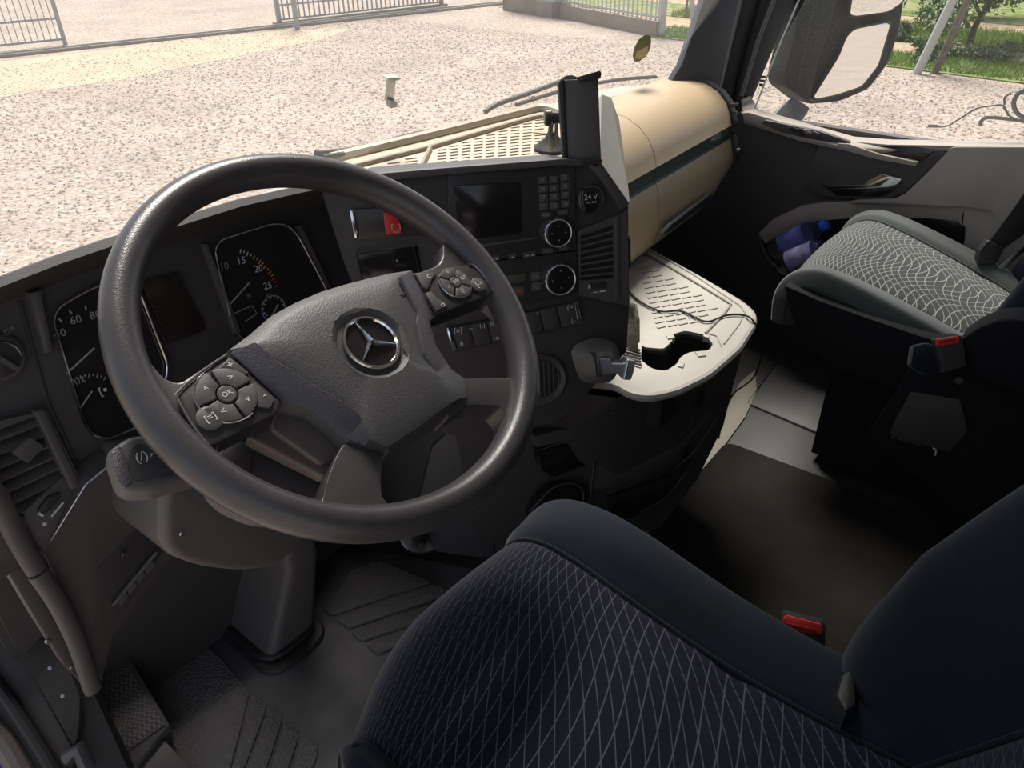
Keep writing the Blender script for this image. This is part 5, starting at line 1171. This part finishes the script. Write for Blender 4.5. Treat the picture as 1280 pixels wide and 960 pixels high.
cushion(ps, 'backrest', .795, [(-.22, 1.05), (-.15, .85), (-.09, .68), (-.05, .56), (-.02, .46), (.0, .38)], .155, .27, lambda t: .115, .10, FABP, VEL)
bm = bmesh.new(); box(bm, (.60, -.30, 0), (1.00, .36, .30), .02); fin('seat_base', bm, VELS, ps)
slab('shade_skirt', VELS, ps, AX(0, .53), [(979, 356), (1020, 374), (1080, 396), (1150, 420), (1215, 438), (1290, 470), (1290, 540), (1180, 505), (1040, 460), (996, 420)], th=.05, bev=.01, rad=.01)  # black skirt paints the shade on the flank below the bolster
slab('armrest', VELS, ps, AX(0, .47), [(1196, 428), (1222, 410), (1246, 401), (1268, 399), (1295, 404), (1295, 500), (1216, 470), (1204, 450)], th=.06, bev=.012, rad=.01, seg=3)
# belt buckles
def buckle(lab, pl, body, red, frame=None):
    t = thing('belt_buckle', lab, 'buckle', pl.px(*body[-1]), None)
    slab('buckle_body', SMO, t, pl, body, d=0, th=.022, bev=.003, rad=.002)
    slab('release_button', RED, t, pl, red, d=.003, th=.006, bev=.0015, rad=.002)
    return t
BK = PL(AX(0, -.335).px(1003, 790), (-.70, -.25, .55))
b1 = buckle('black belt buckle with red button beside the driver seat cushion', BK, [(975, 783), (979, 769), (984, 767), (1031, 778), (1032, 784), (1031, 845), (1006, 829), (980, 800)], [(979, 772), (984, 769), (1027, 780), (1028, 794), (1004, 791), (977, 783)])
slab('button_dip', mat('red_dark', (.30, .015, .012), .4), b1, BK, [(983, 778), (1021, 787), (1021, 791), (983, 782)], d=.004, th=.003, bev=.0005)
BK2 = PL(AX(0, .45).px(1185, 428), (-.75, -.4, .5))
b2 = buckle('black belt buckle with red button beside the passenger seat', BK2, [(1169, 424), (1200, 419), (1204, 424), (1208, 458), (1180, 466), (1172, 440)], [(1170, 424), (1199, 420), (1200, 429), (1171, 433)])
slab('stalk_cover', VEL, b2, BK2, [(1142, 432), (1160, 428), (1172, 434), (1182, 462), (1160, 470), (1138, 458)], d=-.02, th=.02, bev=.004, rad=.006)
slab('button_dip', mat('red_dark', (.3, .015, .012), .4), b2, BK2, [(1175, 425), (1195, 422), (1195, 425), (1176, 428)], d=.004, th=.003, bev=.0005)
BP = PL((1.06, .10, .55), (-.8, -.55, .2))
blt = thing('seat_belt', 'black seat belt webbing and tongue cover beside the passenger door', 'seat belt', BP.px(1240, 330))
slab('webbing', RUBR, blt, BP, [(1290, 228), (1262, 268), (1238, 300), (1254, 312), (1290, 286)], th=.003, bev=.0005)
slab('tongue_cover', SMO, blt, BP, [(1236, 300), (1256, 311), (1246, 330), (1222, 330), (1226, 312)], d=.012, th=.02, bev=.003, rad=.004)
slab('lower_webbing', RUBR, blt, BP, [(1222, 332), (1232, 336), (1224, 350), (1212, 344)], th=.006, bev=.001)
slab('metal_tongue', SIL, blt, BP, [(1250, 330), (1290, 300), (1290, 306), (1254, 338), (1246, 336)], d=.01, th=.004, bev=.0008)
# pedestal panel between seat and aisle
PXP = AX(0, .50)
pp2 = thing('storage_box', 'black storage box panel with small latch below the passenger buckle', 'panel', PXP.px(1150, 560))
slab('panel_face', VELS, pp2, PXP, [(1152, 436), (1172, 440), (1290, 480), (1290, 700), (1190, 640), (1160, 606), (1088, 552), (1084, 542), (1110, 506)], d=.0, th=.08, bev=.006, rad=.006)
slab('panel_inset', BLK, pp2, PXP, [(1138, 490), (1200, 500), (1210, 540), (1186, 566), (1112, 544), (1116, 530)], d=.003, th=.006, bev=.002, rad=.006)
bm = bmesh.new(); tube(bm, smoothline([PXP.px(*p, .006) for p in ((1166, 560), (1170, 563), (1169, 569))], 3), .002, 6); fin('latch', bm, WHT, pp2)
bm = bmesh.new(); tube(bm, [PXP.px(1114, 546, .004), PXP.px(1150, 556, .004)], .0012, 5); fin('inset_edge', bm, PADL, pp2)
disc('bolt', BLK2, pp2, PXP, PXP.px(1199, 477, .003), .008, th=.006, bev=.002)

# ================================================================ FLOOR PIECES
rug = slab('floor_rug', RUG, None, AX(2, 0), [(908, 551), (1040, 600), (1186, 664), (1290, 706), (1290, 960), (1000, 960), (720, 780), (780, 690), (812, 664), (860, 606)], d=.009, th=.008, bev=.003, rad=.03)
label(rug, 'large black carpet rug on the floor between the two seats', 'rug')
gv = thing('floor_hatch', 'rectangular rubber floor hatch in front of the passenger seat', 'hatch', AX(2, 0).px(1000, 500))
slab('hatch_plate', FLR, gv, AX(2, 0), [(984, 436), (1130, 470), (1290, 520), (1290, 650), (1200, 612), (1060, 556), (936, 504)], d=.004, th=.003, bev=.001)
bm = bmesh.new(); tube(bm, [F1.px(*p, .004) for p in ((984, 434), (934, 504), (1060, 557), (1202, 614), (1290, 650))], .0025, 6); fin('hatch_seam', bm, SMO, gv)
pm = thing('passenger_floor_mat', 'dark ribbed rubber mat pieces on the passenger footwell floor', 'floor mat', AX(2, 0).px(1010, 420))
for q in ([(972, 398), (980, 396), (1000, 425), (992, 430)], [(986, 401), (996, 402), (1018, 434), (1008, 436)], [(1003, 406), (1014, 408), (1036, 438), (1026, 440)], [(1020, 411), (1032, 414), (1046, 436), (1044, 442)]):
    slab('raised_rib', MATS_, pm, F1, q, d=.006, th=.006, bev=.001)
slab('plinth_strip', HUBB, ps, AX(2, .02), [(960, 380), (1000, 392), (1132, 442), (1134, 447), (1000, 397), (958, 384)], th=.02, bev=.002)
